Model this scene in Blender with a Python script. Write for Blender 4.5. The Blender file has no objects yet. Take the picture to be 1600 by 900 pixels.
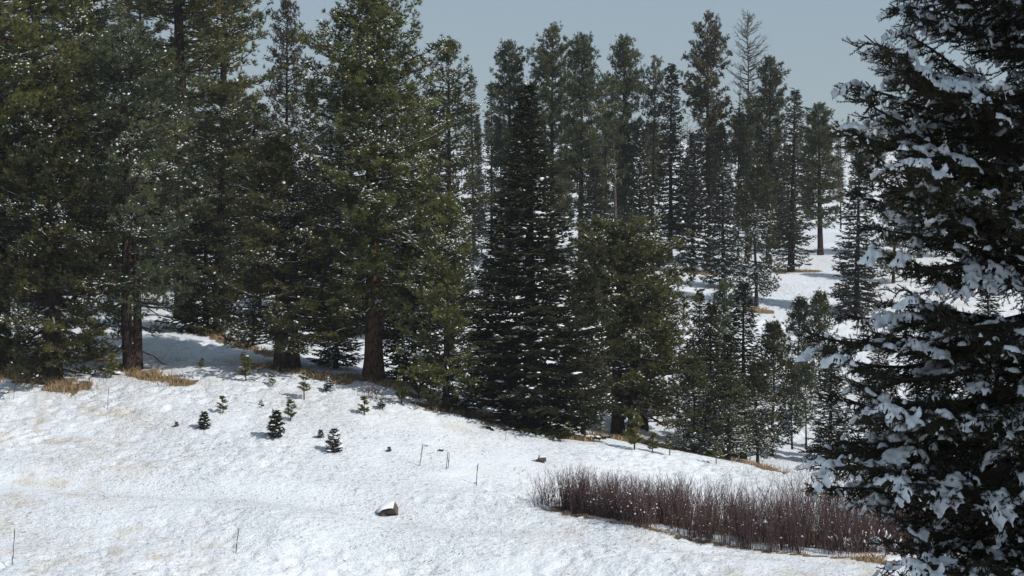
import bpy, math, random
import numpy as np
from mathutils import Vector, Matrix, Quaternion

# ------------------------------------------------------------------ camera
sc = bpy.context.scene
F = 3778.0                                   # focal length in pixels of the 1600-wide photograph (85 mm)
PITCH = math.atan(200.0 / F)
cam_d = bpy.data.cameras.new('camera')
cam_d.lens = 85.0
cam_d.sensor_width = 36.0
cam_d.clip_end = 5000.0
cam = bpy.data.objects.new('camera', cam_d)
sc.collection.objects.link(cam)
cam.location = (0, 0, 0)
cam.rotation_euler = (math.pi / 2 - PITCH, 0, 0)
sc.camera = cam

# ------------------------------------------------------------------ sky and sun
SUN_AZ = math.radians(-33)                    # from +X (right) towards +Y (away from the viewer)
SUN_EL = math.radians(42)
SUN = Vector((math.cos(SUN_EL) * math.cos(SUN_AZ), math.cos(SUN_EL) * math.sin(SUN_AZ), math.sin(SUN_EL)))
world = bpy.data.worlds.new('World')
sc.world = world
world.use_nodes = True
wn = world.node_tree.nodes
wl = world.node_tree.links
wn.clear()
w_out = wn.new('ShaderNodeOutputWorld')
w_bg = wn.new('ShaderNodeBackground')
w_sky = wn.new('ShaderNodeTexSky')
w_sky.sky_type = 'NISHITA'
w_sky.sun_disc = False
w_sky.sun_elevation = SUN_EL
w_sky.sun_rotation = math.atan2(SUN.x, SUN.y)
w_sky.altitude = 2600
w_sky.air_density = 1.0
w_sky.dust_density = 0.4
w_sky.ozone_density = 1.0
w_hsv = wn.new('ShaderNodeHueSaturation')
w_hsv.inputs['Saturation'].default_value = 0.9
w_bg.inputs['Strength'].default_value = 0.062
wl.new(w_sky.outputs[0], w_hsv.inputs['Color'])
w_veil = wn.new('ShaderNodeMixRGB')                # an even veil of thin high cloud
w_veil.inputs[0].default_value = 0.72
w_veil.inputs[2].default_value = (4.6, 5.9, 7.1, 1)
w_n = wn.new('ShaderNodeTexNoise'); w_n.inputs['Scale'].default_value = 2.4; w_n.inputs['Detail'].default_value = 4
w_tc = wn.new('ShaderNodeTexCoord'); w_mp = wn.new('ShaderNodeMapping'); w_mp.inputs['Scale'].default_value = (1, 1, 4)
w_mr = wn.new('ShaderNodeMapRange'); w_mr.inputs['To Min'].default_value = 0.50; w_mr.inputs['To Max'].default_value = 0.95
wl.new(w_tc.outputs['Generated'], w_mp.inputs['Vector']); wl.new(w_mp.outputs[0], w_n.inputs['Vector'])
wl.new(w_n.outputs['Fac'], w_mr.inputs['Value']); wl.new(w_mr.outputs[0], w_veil.inputs[0])
wl.new(w_hsv.outputs[0], w_veil.inputs[1])
wl.new(w_veil.outputs[0], w_bg.inputs['Color'])
wl.new(w_bg.outputs[0], w_out.inputs['Surface'])

sun_d = bpy.data.lights.new('sun', 'SUN')
sun_d.energy = 3.3
sun_d.angle = math.radians(0.6)
sun_d.color = (1.0, 0.968, 0.915)
sun = bpy.data.objects.new('sun', sun_d)
sc.collection.objects.link(sun)
sun.rotation_euler = SUN.to_track_quat('Z', 'Y').to_euler()
sun.location = (40, 60, 60)

sc.view_settings.view_transform = 'Standard'
sc.view_settings.look = 'None'
sc.view_settings.exposure = 0.18
sc.view_settings.gamma = 1.0
sc.view_settings.use_curve_mapping = False
sc.cycles.max_bounces = 5
sc.cycles.diffuse_bounces = 3
sc.cycles.glossy_bounces = 1
sc.cycles.transmission_bounces = 3
sc.cycles.volume_bounces = 0
sc.cycles.transparent_max_bounces = 4

COL = sc.collection

# ------------------------------------------------------------------ small tools
def ray(px, py):
    """world direction with y component 1 through a pixel of the 1600x900 frame"""
    a, b = (px - 800.0) / F, (450.0 - py) / F
    c, s = math.cos(PITCH), math.sin(PITCH)
    v = np.array([a, c + b * s, -s + b * c])
    return v / v[1]

def at(px, py, D):
    return ray(px, py) * D

def tagged(o, label=None, cat=None, group=None, kind=None):
    if label: o['label'] = label
    if cat: o['category'] = cat
    if group: o['group'] = group
    if kind: o['kind'] = kind
    return o

def link(name, data, parent=None, mat=None):
    o = bpy.data.objects.new(name, data)
    COL.objects.link(o)
    if parent is not None:
        o.parent = parent
    if name in ('snow', 'branches', 'stems'): o['kind'] = 'stuff'
    if mat is not None and data is not None and len(data.materials) == 0:
        data.materials.append(mat)
    return o

class MB:
    """collects vertices and faces (arrays) and makes one mesh of them"""
    def __init__(self):
        self.v, self.f, self.t, self.n = [], [], [], 0
    def add(self, verts, faces, tint=0.5):
        verts = np.asarray(verts, dtype=np.float64).reshape(-1, 3)
        faces = np.asarray(faces, dtype=np.int64)
        self.v.append(verts)
        self.f.append(faces + self.n)
        t = np.empty(len(verts)); t[:] = tint
        self.t.append(t)
        self.n += len(verts)
    def mesh(self, name, smooth=False, mat=None):
        me = bpy.data.meshes.new(name)
        if not self.v:
            return me
        V = np.concatenate(self.v)
        T = np.concatenate(self.t)
        loops = np.concatenate([f.ravel() for f in self.f])
        tot = np.concatenate([np.full(len(f), f.shape[1]) for f in self.f])
        start = np.concatenate([[0], np.cumsum(tot)[:-1]])
        me.vertices.add(len(V)); me.vertices.foreach_set('co', V.astype(np.float32).ravel())
        me.loops.add(len(loops)); me.loops.foreach_set('vertex_index', loops.astype(np.int32))
        me.polygons.add(len(tot))
        me.polygons.foreach_set('loop_start', start.astype(np.int32))
        me.polygons.foreach_set('loop_total', tot.astype(np.int32))
        if smooth:
            me.polygons.foreach_set('use_smooth', np.ones(len(tot), dtype=bool))
        at_ = me.attributes.new('tint', 'FLOAT', 'POINT')
        at_.data.foreach_set('value', T.astype(np.float32))
        me.update(calc_edges=True)
        if mat is not None:
            me.materials.append(mat)
        return me

def unit(v):
    v = np.asarray(v, dtype=float)
    return v / np.maximum(np.linalg.norm(v, axis=-1, keepdims=True), 1e-9)

def frame(d):
    d = unit(d)
    ref = np.where(np.abs(d[..., 2:3]) > 0.9, np.array([1.0, 0, 0]), np.array([0, 0, 1.0]))
    a = unit(np.cross(d, ref))
    b = np.cross(d, a)
    return d, a, b

def sticks(mb, P0, P1, r0, r1, n=4, tint=0.5):
    """many tapered prisms at once"""
    P0, P1 = np.atleast_2d(P0), np.atleast_2d(P1)
    N = len(P0)
    if N == 0: return
    r0 = np.broadcast_to(np.asarray(r0, float), (N,)); r1 = np.broadcast_to(np.asarray(r1, float), (N,))
    d, a, b = frame(P1 - P0)
    ang = np.arange(n) * 2 * math.pi / n
    ca, sa = np.cos(ang)[None, :, None], np.sin(ang)[None, :, None]
    off = a[:, None, :] * ca + b[:, None, :] * sa
    V = np.concatenate([P0[:, None, :] + off * r0[:, None, None], P1[:, None, :] + off * r1[:, None, None]], axis=1)
    i = np.arange(n); j = (i + 1) % n
    q = np.stack([i, j, j + n, i + n], axis=1)
    Fq = (q[None] + (np.arange(N) * 2 * n)[:, None, None]).reshape(-1, 4)
    t = np.repeat(np.broadcast_to(np.asarray(tint, float), (N,)), 2 * n)
    mb.add(V.reshape(-1, 3), Fq, t)

def ribbons(mb, P0, P1, w, rng, tint=0.5):
    """hair-thin twigs, one tapered face each"""
    N = len(P0)
    sd = unit(np.cross(P1 - P0, rng.normal(size=(N, 3)))) * w
    V = np.stack([P0 - sd, P0 + sd, P1], 1).reshape(-1, 3)
    mb.add(V, np.arange(3 * N).reshape(-1, 3), np.repeat(np.broadcast_to(np.asarray(tint, float), (N,)), 3))

def tube(mb, pts, rad, n=12, rng=None, rough=0.0, tint=0.5, cap=True):
    """one continuous tapered tube along a polyline"""
    pts = np.asarray(pts, float); rad = np.asarray(rad, float)
    m = len(pts)
    tang = np.gradient(pts, axis=0)
    d, a, b = frame(tang)
    ang = np.arange(n) * 2 * math.pi / n
    rr = rad[:, None] * np.ones((1, n))
    if rng is not None and rough > 0:
        rr = rr * (1 + rng.uniform(-rough, rough, (m, n)))
    V = pts[:, None, :] + (a[:, None, :] * np.cos(ang)[None, :, None] + b[:, None, :] * np.sin(ang)[None, :, None]) * rr[..., None]
    i = np.arange(n); j = (i + 1) % n
    q = np.stack([i, j, j + n, i + n], axis=1)
    Fq = (q[None] + (np.arange(m - 1) * n)[:, None, None]).reshape(-1, 4)
    base = mb.n
    mb.add(V.reshape(-1, 3), Fq, tint)
    if cap:
        mb.f.append(np.array([list(range(base + (m - 1) * n, base + m * n))]))

def needles(mb, P, d, k, L, w, lo, hi, rng, tint, lift=0.0):
    """tufts: k thin blades leaving each point P in a cone round d"""
    N = len(P)
    if N == 0: return
    d, a, b = frame(d)
    d = np.repeat(d, k, 0); a = np.repeat(a, k, 0); b = np.repeat(b, k, 0); p = np.repeat(P, k, 0)
    M = N * k
    th = rng.uniform(lo, hi, M); ph = rng.uniform(0, 2 * math.pi, M)
    dirs = d * np.cos(th)[:, None] + (a * np.cos(ph)[:, None] + b * np.sin(ph)[:, None]) * np.sin(th)[:, None]
    dirs[:, 2] += lift
    dirs = unit(dirs)
    ln = L * rng.uniform(0.7, 1.15, M)
    side = unit(np.cross(dirs, rng.normal(size=(M, 3))))
    ww = (w * rng.uniform(0.7, 1.3, M))[:, None] * 0.5
    base = p + dirs * (0.04 * ln)[:, None]
    tip = p + dirs * ln[:, None]
    V = np.stack([base + side * ww, tip + side * ww * 0.3, base - side * ww], axis=1).reshape(-1, 3)
    Fq = np.arange(M * 3).reshape(-1, 3)
    t = np.repeat(np.repeat(np.broadcast_to(np.asarray(tint, float), (N,)), k) + rng.normal(0, 0.06, M), 3)
    mb.add(V, Fq, np.clip(t, 0, 1))

_g = (1 + 5 ** 0.5) / 2
ICO_V = unit(np.array([[-1, _g, 0], [1, _g, 0], [-1, -_g, 0], [1, -_g, 0], [0, -1, _g], [0, 1, _g], [0, -1, -_g], [0, 1, -_g], [_g, 0, -1], [_g, 0, 1], [-_g, 0, -1], [-_g, 0, 1]]))
ICO_F = np.array([[0, 11, 5], [0, 5, 1], [0, 1, 7], [0, 7, 10], [0, 10, 11], [1, 5, 9], [5, 11, 4], [11, 10, 2], [10, 7, 6], [7, 1, 8], [3, 9, 4], [3, 4, 2], [3, 2, 6], [3, 6, 8], [3, 8, 9], [4, 9, 5], [2, 4, 11], [6, 2, 10], [8, 6, 7], [9, 8, 1]])

def subdiv(V, Fc):
    V = [tuple(v) for v in V]; out = []; cache = {}
    def mid(i, j):
        k = (min(i, j), max(i, j))
        if k not in cache:
            m = np.array(V[i]) + np.array(V[j]); m /= np.linalg.norm(m)
            cache[k] = len(V); V.append(tuple(m))
        return cache[k]
    for a, b, c in Fc:
        ab, bc, ca = mid(a, b), mid(b, c), mid(c, a)
        out += [[a, ab, ca], [b, bc, ab], [c, ca, bc], [ab, bc, ca]]
    return np.array(V), np.array(out)
ICO2_V, ICO2_F = subdiv(ICO_V, ICO_F)
ICO3_V, ICO3_F = subdiv(ICO2_V, ICO2_F)

_a5 = np.arange(5) * 2 * math.pi / 5
DAB_V = np.concatenate([np.stack([np.cos(_a5), np.sin(_a5), 0 * _a5], 1), [[0, 0, 1.0], [0, 0, -0.9]]])
DAB_F = np.array([[i, (i + 1) % 5, 5] for i in range(5)] + [[(i + 1) % 5, i, 6] for i in range(5)])

def lumps(mb, P, d, sa, sb, sz, rng, jit=0.28, fine=False, small=False):
    """soft irregular snow lumps, long axis along the horizontal direction of d"""
    N = len(P)
    if N == 0: return
    tv, tf = (ICO2_V, ICO2_F) if fine else (DAB_V, DAB_F) if small else (ICO_V, ICO_F)
    K = len(tv)
    d = unit(d)
    x = d; up = np.array([0, 0, 1.0])
    y = unit(np.cross(np.broadcast_to(up, x.shape), x) + 1e-6)
    z = np.cross(x, y)
    s = 1 + rng.uniform(-jit, jit, (N, K))
    if fine:
        s = 1 + (s - 1) * 0.5 + 0.22 * np.sin(tv[None, :, 0] * rng.uniform(2, 4, (N, 1)) + rng.uniform(0, 6, (N, 1))) * np.cos(tv[None, :, 1] * rng.uniform(2, 4, (N, 1)) + rng.uniform(0, 6, (N, 1)))
    zz = np.where(tv[:, 2] < 0, tv[:, 2] * 0.45, tv[:, 2])
    sa = np.broadcast_to(np.asarray(sa, float), (N,)); sb = np.broadcast_to(np.asarray(sb, float), (N,)); sz = np.broadcast_to(np.asarray(sz, float), (N,))
    V = P[:, None, :] + s[..., None] * (x[:, None, :] * (tv[None, :, 0:1] * sa[:, None, None]) + y[:, None, :] * (tv[None, :, 1:2] * sb[:, None, None]) + z[:, None, :] * (zz[None, :, None] * sz[:, None, None]))
    Ff = (tf[None] + (np.arange(N) * K)[:, None, None]).reshape(-1, 3)
    mb.add(V.reshape(-1, 3), Ff, 0.5)

# value noise, vectorised
def _hash(ix, iy, iz, seed):
    h = (ix * 374761393 + iy * 668265263 + iz * 2147483647 + seed * 1274126177) & 0xFFFFFFFF
    h = ((h ^ (h >> 13)) * 1274126177) & 0xFFFFFFFF
    return ((h ^ (h >> 16)) & 0xFFFFFF) / float(0xFFFFFF)
def noise2(x, y, seed=0):
    ix, iy = np.floor(x).astype(np.int64), np.floor(y).astype(np.int64)
    fx, fy = x - ix, y - iy
    fx = fx * fx * fx * (fx * (fx * 6 - 15) + 10); fy = fy * fy * fy * (fy * (fy * 6 - 15) + 10)
    z = np.zeros_like(ix)
    a = _hash(ix, iy, z, seed); b = _hash(ix + 1, iy, z, seed); c = _hash(ix, iy + 1, z, seed); e = _hash(ix + 1, iy + 1, z, seed)
    return (a * (1 - fx) + b * fx) * (1 - fy) + (c * (1 - fx) + e * fx) * fy
def noise3(p, seed=0):
    i = np.floor(p).astype(np.int64); f = p - i; f = f * f * (3 - 2 * f)
    r = 0
    for dx in (0, 1):
        for dy in (0, 1):
            for dz in (0, 1):
                w = (f[:, 0] if dx else 1 - f[:, 0]) * (f[:, 1] if dy else 1 - f[:, 1]) * (f[:, 2] if dz else 1 - f[:, 2])
                r = r + w * _hash(i[:, 0] + dx, i[:, 1] + dy, i[:, 2] + dz, seed)
    return r

# ------------------------------------------------------------------ materials
def new_mat(name):
    m = bpy.data.materials.new(name); m.use_nodes = True
    nt = m.node_tree; nt.nodes.clear()
    out = nt.nodes.new('ShaderNodeOutputMaterial')
    return m, nt, out

def foliage_mat(name, stops, transl=0.25, rough=0.55):
    m, nt, out = new_mat(name)
    N, Lk = nt.nodes, nt.links
    att = N.new('ShaderNodeAttribute'); att.attribute_name = 'tint'
    oi = N.new('ShaderNodeObjectInfo')
    mx = N.new('ShaderNodeMath'); mx.operation = 'MULTIPLY_ADD'
    mx.inputs[1].default_value = 0.22; Lk.new(oi.outputs['Random'], mx.inputs[0])
    sub = N.new('ShaderNodeMath'); sub.operation = 'SUBTRACT'; sub.inputs[1].default_value = 0.11
    Lk.new(att.outputs['Fac'], mx.inputs[2]); Lk.new(mx.outputs[0], sub.inputs[0])
    cr = N.new('ShaderNodeValToRGB')
    el = cr.color_ramp.elements
    while len(el) < len(stops): el.new(0.5)
    for e, (p, c) in zip(el, stops): e.position = p; e.color = (*c, 1)
    Lk.new(sub.outputs[0], cr.inputs[0])
    hs = N.new('ShaderNodeHueSaturation')
    for sock, lo_, hi_ in (('Hue', 0.478, 0.515), ('Value', 0.72, 1.22)):
        mr = N.new('ShaderNodeMapRange'); mr.inputs['To Min'].default_value = lo_; mr.inputs['To Max'].default_value = hi_
        if sock == 'Value':
            fr = N.new('ShaderNodeMath'); fr.operation = 'FRACT'; ml = N.new('ShaderNodeMath'); ml.operation = 'MULTIPLY'; ml.inputs[1].default_value = 7.31
            Lk.new(oi.outputs['Random'], ml.inputs[0]); Lk.new(ml.outputs[0], fr.inputs[0]); Lk.new(fr.outputs[0], mr.inputs['Value'])
        else:
            Lk.new(oi.outputs['Random'], mr.inputs['Value'])
        Lk.new(mr.outputs[0], hs.inputs[sock])
    Lk.new(cr.outputs[0], hs.inputs['Color'])
    cr = hs
    pb = N.new('ShaderNodeBsdfPrincipled')
    pb.inputs['Roughness'].default_value = rough
    pb.inputs['Specular IOR Level'].default_value = 0.25
    Lk.new(cr.outputs[0], pb.inputs['Base Color'])
    tr = N.new('ShaderNodeBsdfTranslucent')
    Lk.new(cr.outputs[0], tr.inputs['Color'])
    mix = N.new('ShaderNodeMixShader'); mix.inputs[0].default_value = transl
    Lk.new(pb.outputs[0], mix.inputs[1]); Lk.new(tr.outputs[0], mix.inputs[2]); Lk.new(mix.outputs[0], out.inputs['Surface'])
    return m

def bark_mat(name, c1, c2, c3, scale=(7, 7, 1.3)):
    m, nt, out = new_mat(name)
    N, Lk = nt.nodes, nt.links
    tc = N.new('ShaderNodeTexCoord'); mp = N.new('ShaderNodeMapping'); mp.inputs['Scale'].default_value = scale
    Lk.new(tc.outputs['Object'], mp.inputs['Vector'])
    vo = N.new('ShaderNodeTexVoronoi'); vo.feature = 'DISTANCE_TO_EDGE'; vo.inputs['Scale'].default_value = 1.0
    no = N.new('ShaderNodeTexNoise'); no.inputs['Scale'].default_value = 2.2; no.inputs['Detail'].default_value = 6
    Lk.new(mp.outputs[0], vo.inputs['Vector']); Lk.new(mp.outputs[0], no.inputs['Vector'])
    r1 = N.new('ShaderNodeValToRGB'); r1.color_ramp.elements[0].position = 0.02; r1.color_ramp.elements[1].position = 0.16
    Lk.new(vo.outputs['Distance'], r1.inputs[0])
    cr = N.new('ShaderNodeMixRGB'); cr.inputs[1].default_value = (*c2, 1); cr.inputs[2].default_value = (*c3, 1)
    Lk.new(no.outputs['Fac'], cr.inputs[0])
    mx = N.new('ShaderNodeMixRGB'); mx.inputs[1].default_value = (*c1, 1)
    Lk.new(r1.outputs[0], mx.inputs[0]); Lk.new(cr.outputs[0], mx.inputs[2])
    pb = N.new('ShaderNodeBsdfPrincipled'); pb.inputs['Roughness'].default_value = 0.9; pb.inputs['Specular IOR Level'].default_value = 0.1
    bm_ = N.new('ShaderNodeBump'); bm_.inputs['Strength'].default_value = 0.9; bm_.inputs['Distance'].default_value = 0.05
    Lk.new(r1.outputs[0], bm_.inputs['Height']); Lk.new(bm_.outputs[0], pb.inputs['Normal'])
    Lk.new(mx.outputs[0], pb.inputs['Base Color']); Lk.new(pb.outputs[0], out.inputs['Surface'])
    return m

def plain_mat(name, c1, c2, scale=8.0, rough=0.9, bump=0.0, attr=False):
    m, nt, out = new_mat(name)
    N, Lk = nt.nodes, nt.links
    pb = N.new('ShaderNodeBsdfPrincipled'); pb.inputs['Roughness'].default_value = rough; pb.inputs['Specular IOR Level'].default_value = 0.15
    mx = N.new('ShaderNodeMixRGB'); mx.inputs[1].default_value = (*c1, 1); mx.inputs[2].default_value = (*c2, 1)
    if attr:
        a = N.new('ShaderNodeAttribute'); a.attribute_name = 'tint'; Lk.new(a.outputs['Fac'], mx.inputs[0])
    else:
        tc = N.new('ShaderNodeTexCoord')
        no = N.new('ShaderNodeTexNoise'); no.inputs['Scale'].default_value = scale; no.inputs['Detail'].default_value = 5
        Lk.new(tc.outputs['Object'], no.inputs['Vector']); Lk.new(no.outputs['Fac'], mx.inputs[0])
        if bump:
            b = N.new('ShaderNodeBump'); b.inputs['Strength'].default_value = bump; b.inputs['Distance'].default_value = 0.05
            Lk.new(no.outputs['Fac'], b.inputs['Height']); Lk.new(b.outputs[0], pb.inputs['Normal'])
    Lk.new(mx.outputs[0], pb.inputs['Base Color']); Lk.new(pb.outputs[0], out.inputs['Surface'])
    return m

M = {}
M['pine'] = foliage_mat('pine_needles', [(0.0, (0.028, 0.040, 0.015)), (0.5, (0.110, 0.119, 0.039)), (1.0, (0.245, 0.226, 0.070))], 0.42)
M['pine_grey'] = foliage_mat('grey_green_needles', [(0.0, (0.030, 0.044, 0.027)), (0.5, (0.106, 0.130, 0.066)), (1.0, (0.225, 0.235, 0.115))], 0.42)
M['pine_light'] = foliage_mat('light_olive_needles', [(0.0, (0.050, 0.058, 0.021)), (0.5, (0.145, 0.147, 0.049)), (1.0, (0.250, 0.230, 0.075))], 0.44)
M['pine_dark'] = foliage_mat('dark_pine_needles', [(0.0, (0.018, 0.027, 0.013)), (0.5, (0.060, 0.068, 0.028)), (1.0, (0.135, 0.126, 0.048))], 0.34)
M['pine_far'] = foliage_mat('far_pine_needles', [(0.0, (0.022, 0.032, 0.017)), (0.5, (0.080, 0.092, 0.042)), (1.0, (0.175, 0.168, 0.070))], 0.36)
M['spruce'] = foliage_mat('dark_spruce_needles', [(0.0, (0.018, 0.024, 0.012)), (0.5, (0.042, 0.046, 0.020)), (1.0, (0.095, 0.084, 0.032))], 0.2)
M['spruce_grey'] = foliage_mat('grey_spruce_needles', [(0.0, (0.022, 0.028, 0.018)), (0.5, (0.046, 0.052, 0.032)), (1.0, (0.088, 0.084, 0.052))], 0.2)
M['brown'] = foliage_mat('brownish_needles', [(0.0, (0.050, 0.046, 0.028)), (0.5, (0.095, 0.084, 0.050)), (1.0, (0.150, 0.122, 0.070))], 0.3)
M['front'] = foliage_mat('near_spruce_needles', [(0.0, (0.018, 0.023, 0.012)), (0.5, (0.042, 0.046, 0.021)), (1.0, (0.095, 0.082, 0.032))], 0.2)
M['bark'] = bark_mat('pine_bark', (0.016, 0.012, 0.010), (0.075, 0.050, 0.039), (0.042, 0.032, 0.027))
M['bark_red'] = bark_mat('red_pine_bark', (0.022, 0.014, 0.010), (0.15, 0.076, 0.050), (0.065, 0.042, 0.032))
M['bark_dark'] = bark_mat('spruce_bark', (0.012, 0.010, 0.009), (0.06, 0.045, 0.038), (0.035, 0.028, 0.025), (14, 14, 6))
M['deadwood'] = bark_mat('dead_wood', (0.05, 0.04, 0.034), (0.20, 0.175, 0.155), (0.12, 0.10, 0.088), (10, 10, 0.8))
M['twig'] = plain_mat('branch_wood', (0.030, 0.022, 0.018), (0.070, 0.052, 0.042))
M['snow_tree'] = plain_mat('snow_on_trees', (0.82, 0.84, 0.87), (0.88, 0.89, 0.90), 3.0, 0.7)
M['straw'] = plain_mat('dry_grass_blades', (0.30, 0.20, 0.115), (0.50, 0.37, 0.22), attr=True)
M['willow'] = plain_mat('willow_stems', (0.040, 0.027, 0.028), (0.152, 0.090, 0.084), attr=True)
M['stalk'] = plain_mat('dead_stalk', (0.030, 0.024, 0.020), (0.065, 0.050, 0.040))
M['rock'] = plain_mat('rock', (0.055, 0.045, 0.040), (0.17, 0.13, 0.11), 6.0, 0.9, 0.8)

# ------------------------------------------------------------------ terrain
ctrl = []
def cp(px, pairs):
    for py, D in pairs:
        p = at(px, py, D); ctrl.append((p[0], p[1], p[2]))
cp(-500, [(890, 110), (760, 121), (640, 132), (560, 143), (510, 158), (455, 185), (420, 220), (345, 300), (262, 420)])
cp(0, [(900, 110), (800, 118.5), (700, 128), (640, 134), (592, 140), (560, 146), (522, 156), (484, 170), (430, 220), (350, 300), (265, 420)])
cp(400, [(900, 110), (815, 116), (768, 120), (700, 126), (640, 132.5), (582, 139.5), (556, 144.5), (540, 151), (510, 164), (430, 220), (345, 310), (262, 430)])
cp(620, [(900, 110), (830, 115), (790, 118.5), (740, 123.5), (680, 129), (620, 136), (598, 140), (592, 147), (560, 160), (500, 195), (410, 250), (330, 330)])
cp(830, [(900, 109.5), (840, 114), (800, 117.5), (785, 120.5), (740, 125), (700, 130), (668, 136), (664, 142), (640, 156), (580, 180), (500, 212), (410, 255), (335, 325), (262, 430)])
cp(1020, [(900, 108.5), (850, 112), (822, 115), (810, 119), (770, 123.5), (735, 128), (703, 134), (702, 142), (690, 157), (620, 185), (515, 213), (415, 255)])
cp(1220, [(900, 107.5), (868, 110.5), (852, 113.5), (840, 118), (795, 122.5), (762, 126.5), (740, 132), (735, 142), (722, 157), (660, 185), (545, 211), (470, 231), (420, 251), (385, 275), (335, 330), (262, 430)])
cp(1420, [(900, 107), (876, 110), (864, 113), (852, 118), (810, 122), (775, 127), (750, 133), (742, 145), (725, 160), (660, 187), (545, 212), (470, 232), (415, 254), (380, 280), (330, 335), (255, 440)])
cp(1900, [(905, 107), (865, 113), (820, 121), (760, 132), (735, 146), (655, 188), (545, 213), (415, 256), (325, 340), (250, 440)])
for x, y, z in [(-60, -60, -1), (0, -60, 0.5), (60, -60, -1), (-60, 0, -3), (0, 0, -1.7), (60, 0, -3), (-50, 26, -7.4), (0, 26, -6.6), (6, 26, -7.0), (50, 26, -7.4), (-50, 60, -12.3), (0, 60, -12.2), (20, 60, -12.4), (50, 60, -12.8), (-50, 88, -16.5), (-20, 88, -16.5), (0, 88, -16.6), (20, 88, -17.0), (50, 88, -17.5), (-140, 20, -6), (140, 20, -9), (-140, 110, -14), (140, 110, -22), (-140, 180, -6), (140, 190, -20), (-200, 300, -4), (200, 300, -6), (-250, 450, 4), (250, 450, 4), (-120, 560, 2), (0, 560, 2), (120, 560, 3), (-300, 650, 8), (-100, 650, 4.5), (0, 650, 4), (100, 650, 5.5), (300, 650, 8)]:
    ctrl.append((x, y, z))
ctrl = np.array(ctrl)
_S = np.array([1 / 60.0, 1 / 60.0])
def _phi(r2):
    return 0.5 * r2 * np.log(np.maximum(r2, 1e-12))
_P = ctrl[:, :2] * _S
_n = len(_P)
_A = np.zeros((_n + 3, _n + 3))
_A[:_n, :_n] = _phi(((_P[:, None] - _P[None]) ** 2).sum(-1)) + np.eye(_n) * 2e-4
_A[:_n, _n] = 1; _A[:_n, _n + 1:] = _P; _A[_n, :_n] = 1; _A[_n + 1:, :_n] = _P.T
_sol = np.linalg.solve(_A, np.concatenate([ctrl[:, 2], np.zeros(3)]))
def tps(X, Y):
    X = np.asarray(X, float); Y = np.asarray(Y, float)
    Xc = np.clip(X, -320, 320); Yc = np.clip(Y, -60, 660)
    q0, q1 = (Xc * _S[0]).ravel(), (Yc * _S[1]).ravel()
    z = np.full(q0.shape, _sol[_n]) + _sol[_n + 1] * q0 + _sol[_n + 2] * q1
    for k in range(_n):
        z += _sol[k] * _phi((q0 - _P[k, 0]) ** 2 + (q1 - _P[k, 1]) ** 2)
    return z.reshape(X.shape)
def relief(X, Y):
    X = np.asarray(X, float); Y = np.asarray(Y, float)
    wx = X + 0.5 * noise2(X / 1.3, Y / 1.3, 51); wy = Y + 0.5 * noise2(X / 1.3 + 9, Y / 1.3, 52)
    big = (noise2(X / 9, Y / 9, 1) - 0.5) * 0.30 + (noise2(X / 3.4, Y / 3.4, 2) - 0.5) * 0.12
    fine = (noise2(wx / 1.1, wy / 1.1, 3) - 0.5) * 0.04 + (noise2(wx / 0.36 + 0.3 * Y, wy / 0.36, 4) - 0.5) * 0.07
    n5 = noise2(wx / 0.34 + 7, wy / 0.32, 5)
    fine = fine - np.clip(n5 - 0.62, 0, 0.2) * 0.80
    rough = np.clip(2.2 * (noise2(X / 7 + 3, Y / 5, 6) - 0.16), 0.25, 1.25)
    fade = np.clip((260 - Y) / 60, 0, 1) * np.clip((Y - 40) / 30, 0, 1)
    d = Y - np.interp(X, [-30, -14, -4.9, 1.0, 6.0, 13.5, 30], [124.0, 120.5, 117.2, 116.0, 113.2, 110.5, 108.0])
    dip = (-0.42 * np.exp(-(d / 1.5) ** 2) + 0.30 * np.exp(-((d + 3.6) / 2.2) ** 2)) * np.clip((X + 34) / 12, 0, 1)
    rough = rough * (1 - 0.7 * np.exp(-((d - 0.3) / 1.6) ** 2))
    return (big + dip + fine * rough) * fade
def TZ(X, Y):
    return tps(X, Y) + relief(X, Y)
def tz1(x, y):
    return float(TZ(np.array([x]), np.array([y]))[0])
_DS = np.concatenate([np.arange(60, 260, 0.25), np.arange(260, 640, 1.5)])
def hit(px, py):
    """where the line of sight through a pixel meets the snow"""
    r = ray(px, py)
    z = tps(r[0] * _DS, _DS)
    below = np.nonzero(r[2] * _DS < z)[0]
    D = _DS[below[0]] if len(below) else 640.0
    return np.array([r[0] * D, D, tz1(r[0] * D, D)])
def foot(px, D):
    x = (px - 800) / F * D
    return np.array([x, D, tz1(x, D)])

xs = np.concatenate([np.arange(-1500, -320, 90), np.arange(-320, -120, 12), np.arange(-120, -31, 1.6), np.arange(-31, 31, 0.2), np.arange(31, 120, 1.6), np.arange(120, 320, 12), np.arange(320, 1501, 90)])
ys = np.concatenate([np.arange(-400, -60, 60), np.arange(-60, 60, 3), np.arange(60, 104, 0.8), np.arange(104, 145, 0.2), np.arange(145, 260, 0.9), np.arange(260, 660, 7), np.arange(660, 2001, 80)])
GX, GY = np.meshgrid(xs, ys)
GZ = TZ(GX, GY)
# beyond the far hill the land falls away behind it
GZ = np.where(GY > 660, GZ - (GY - 660) * 0.06, GZ)

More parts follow.
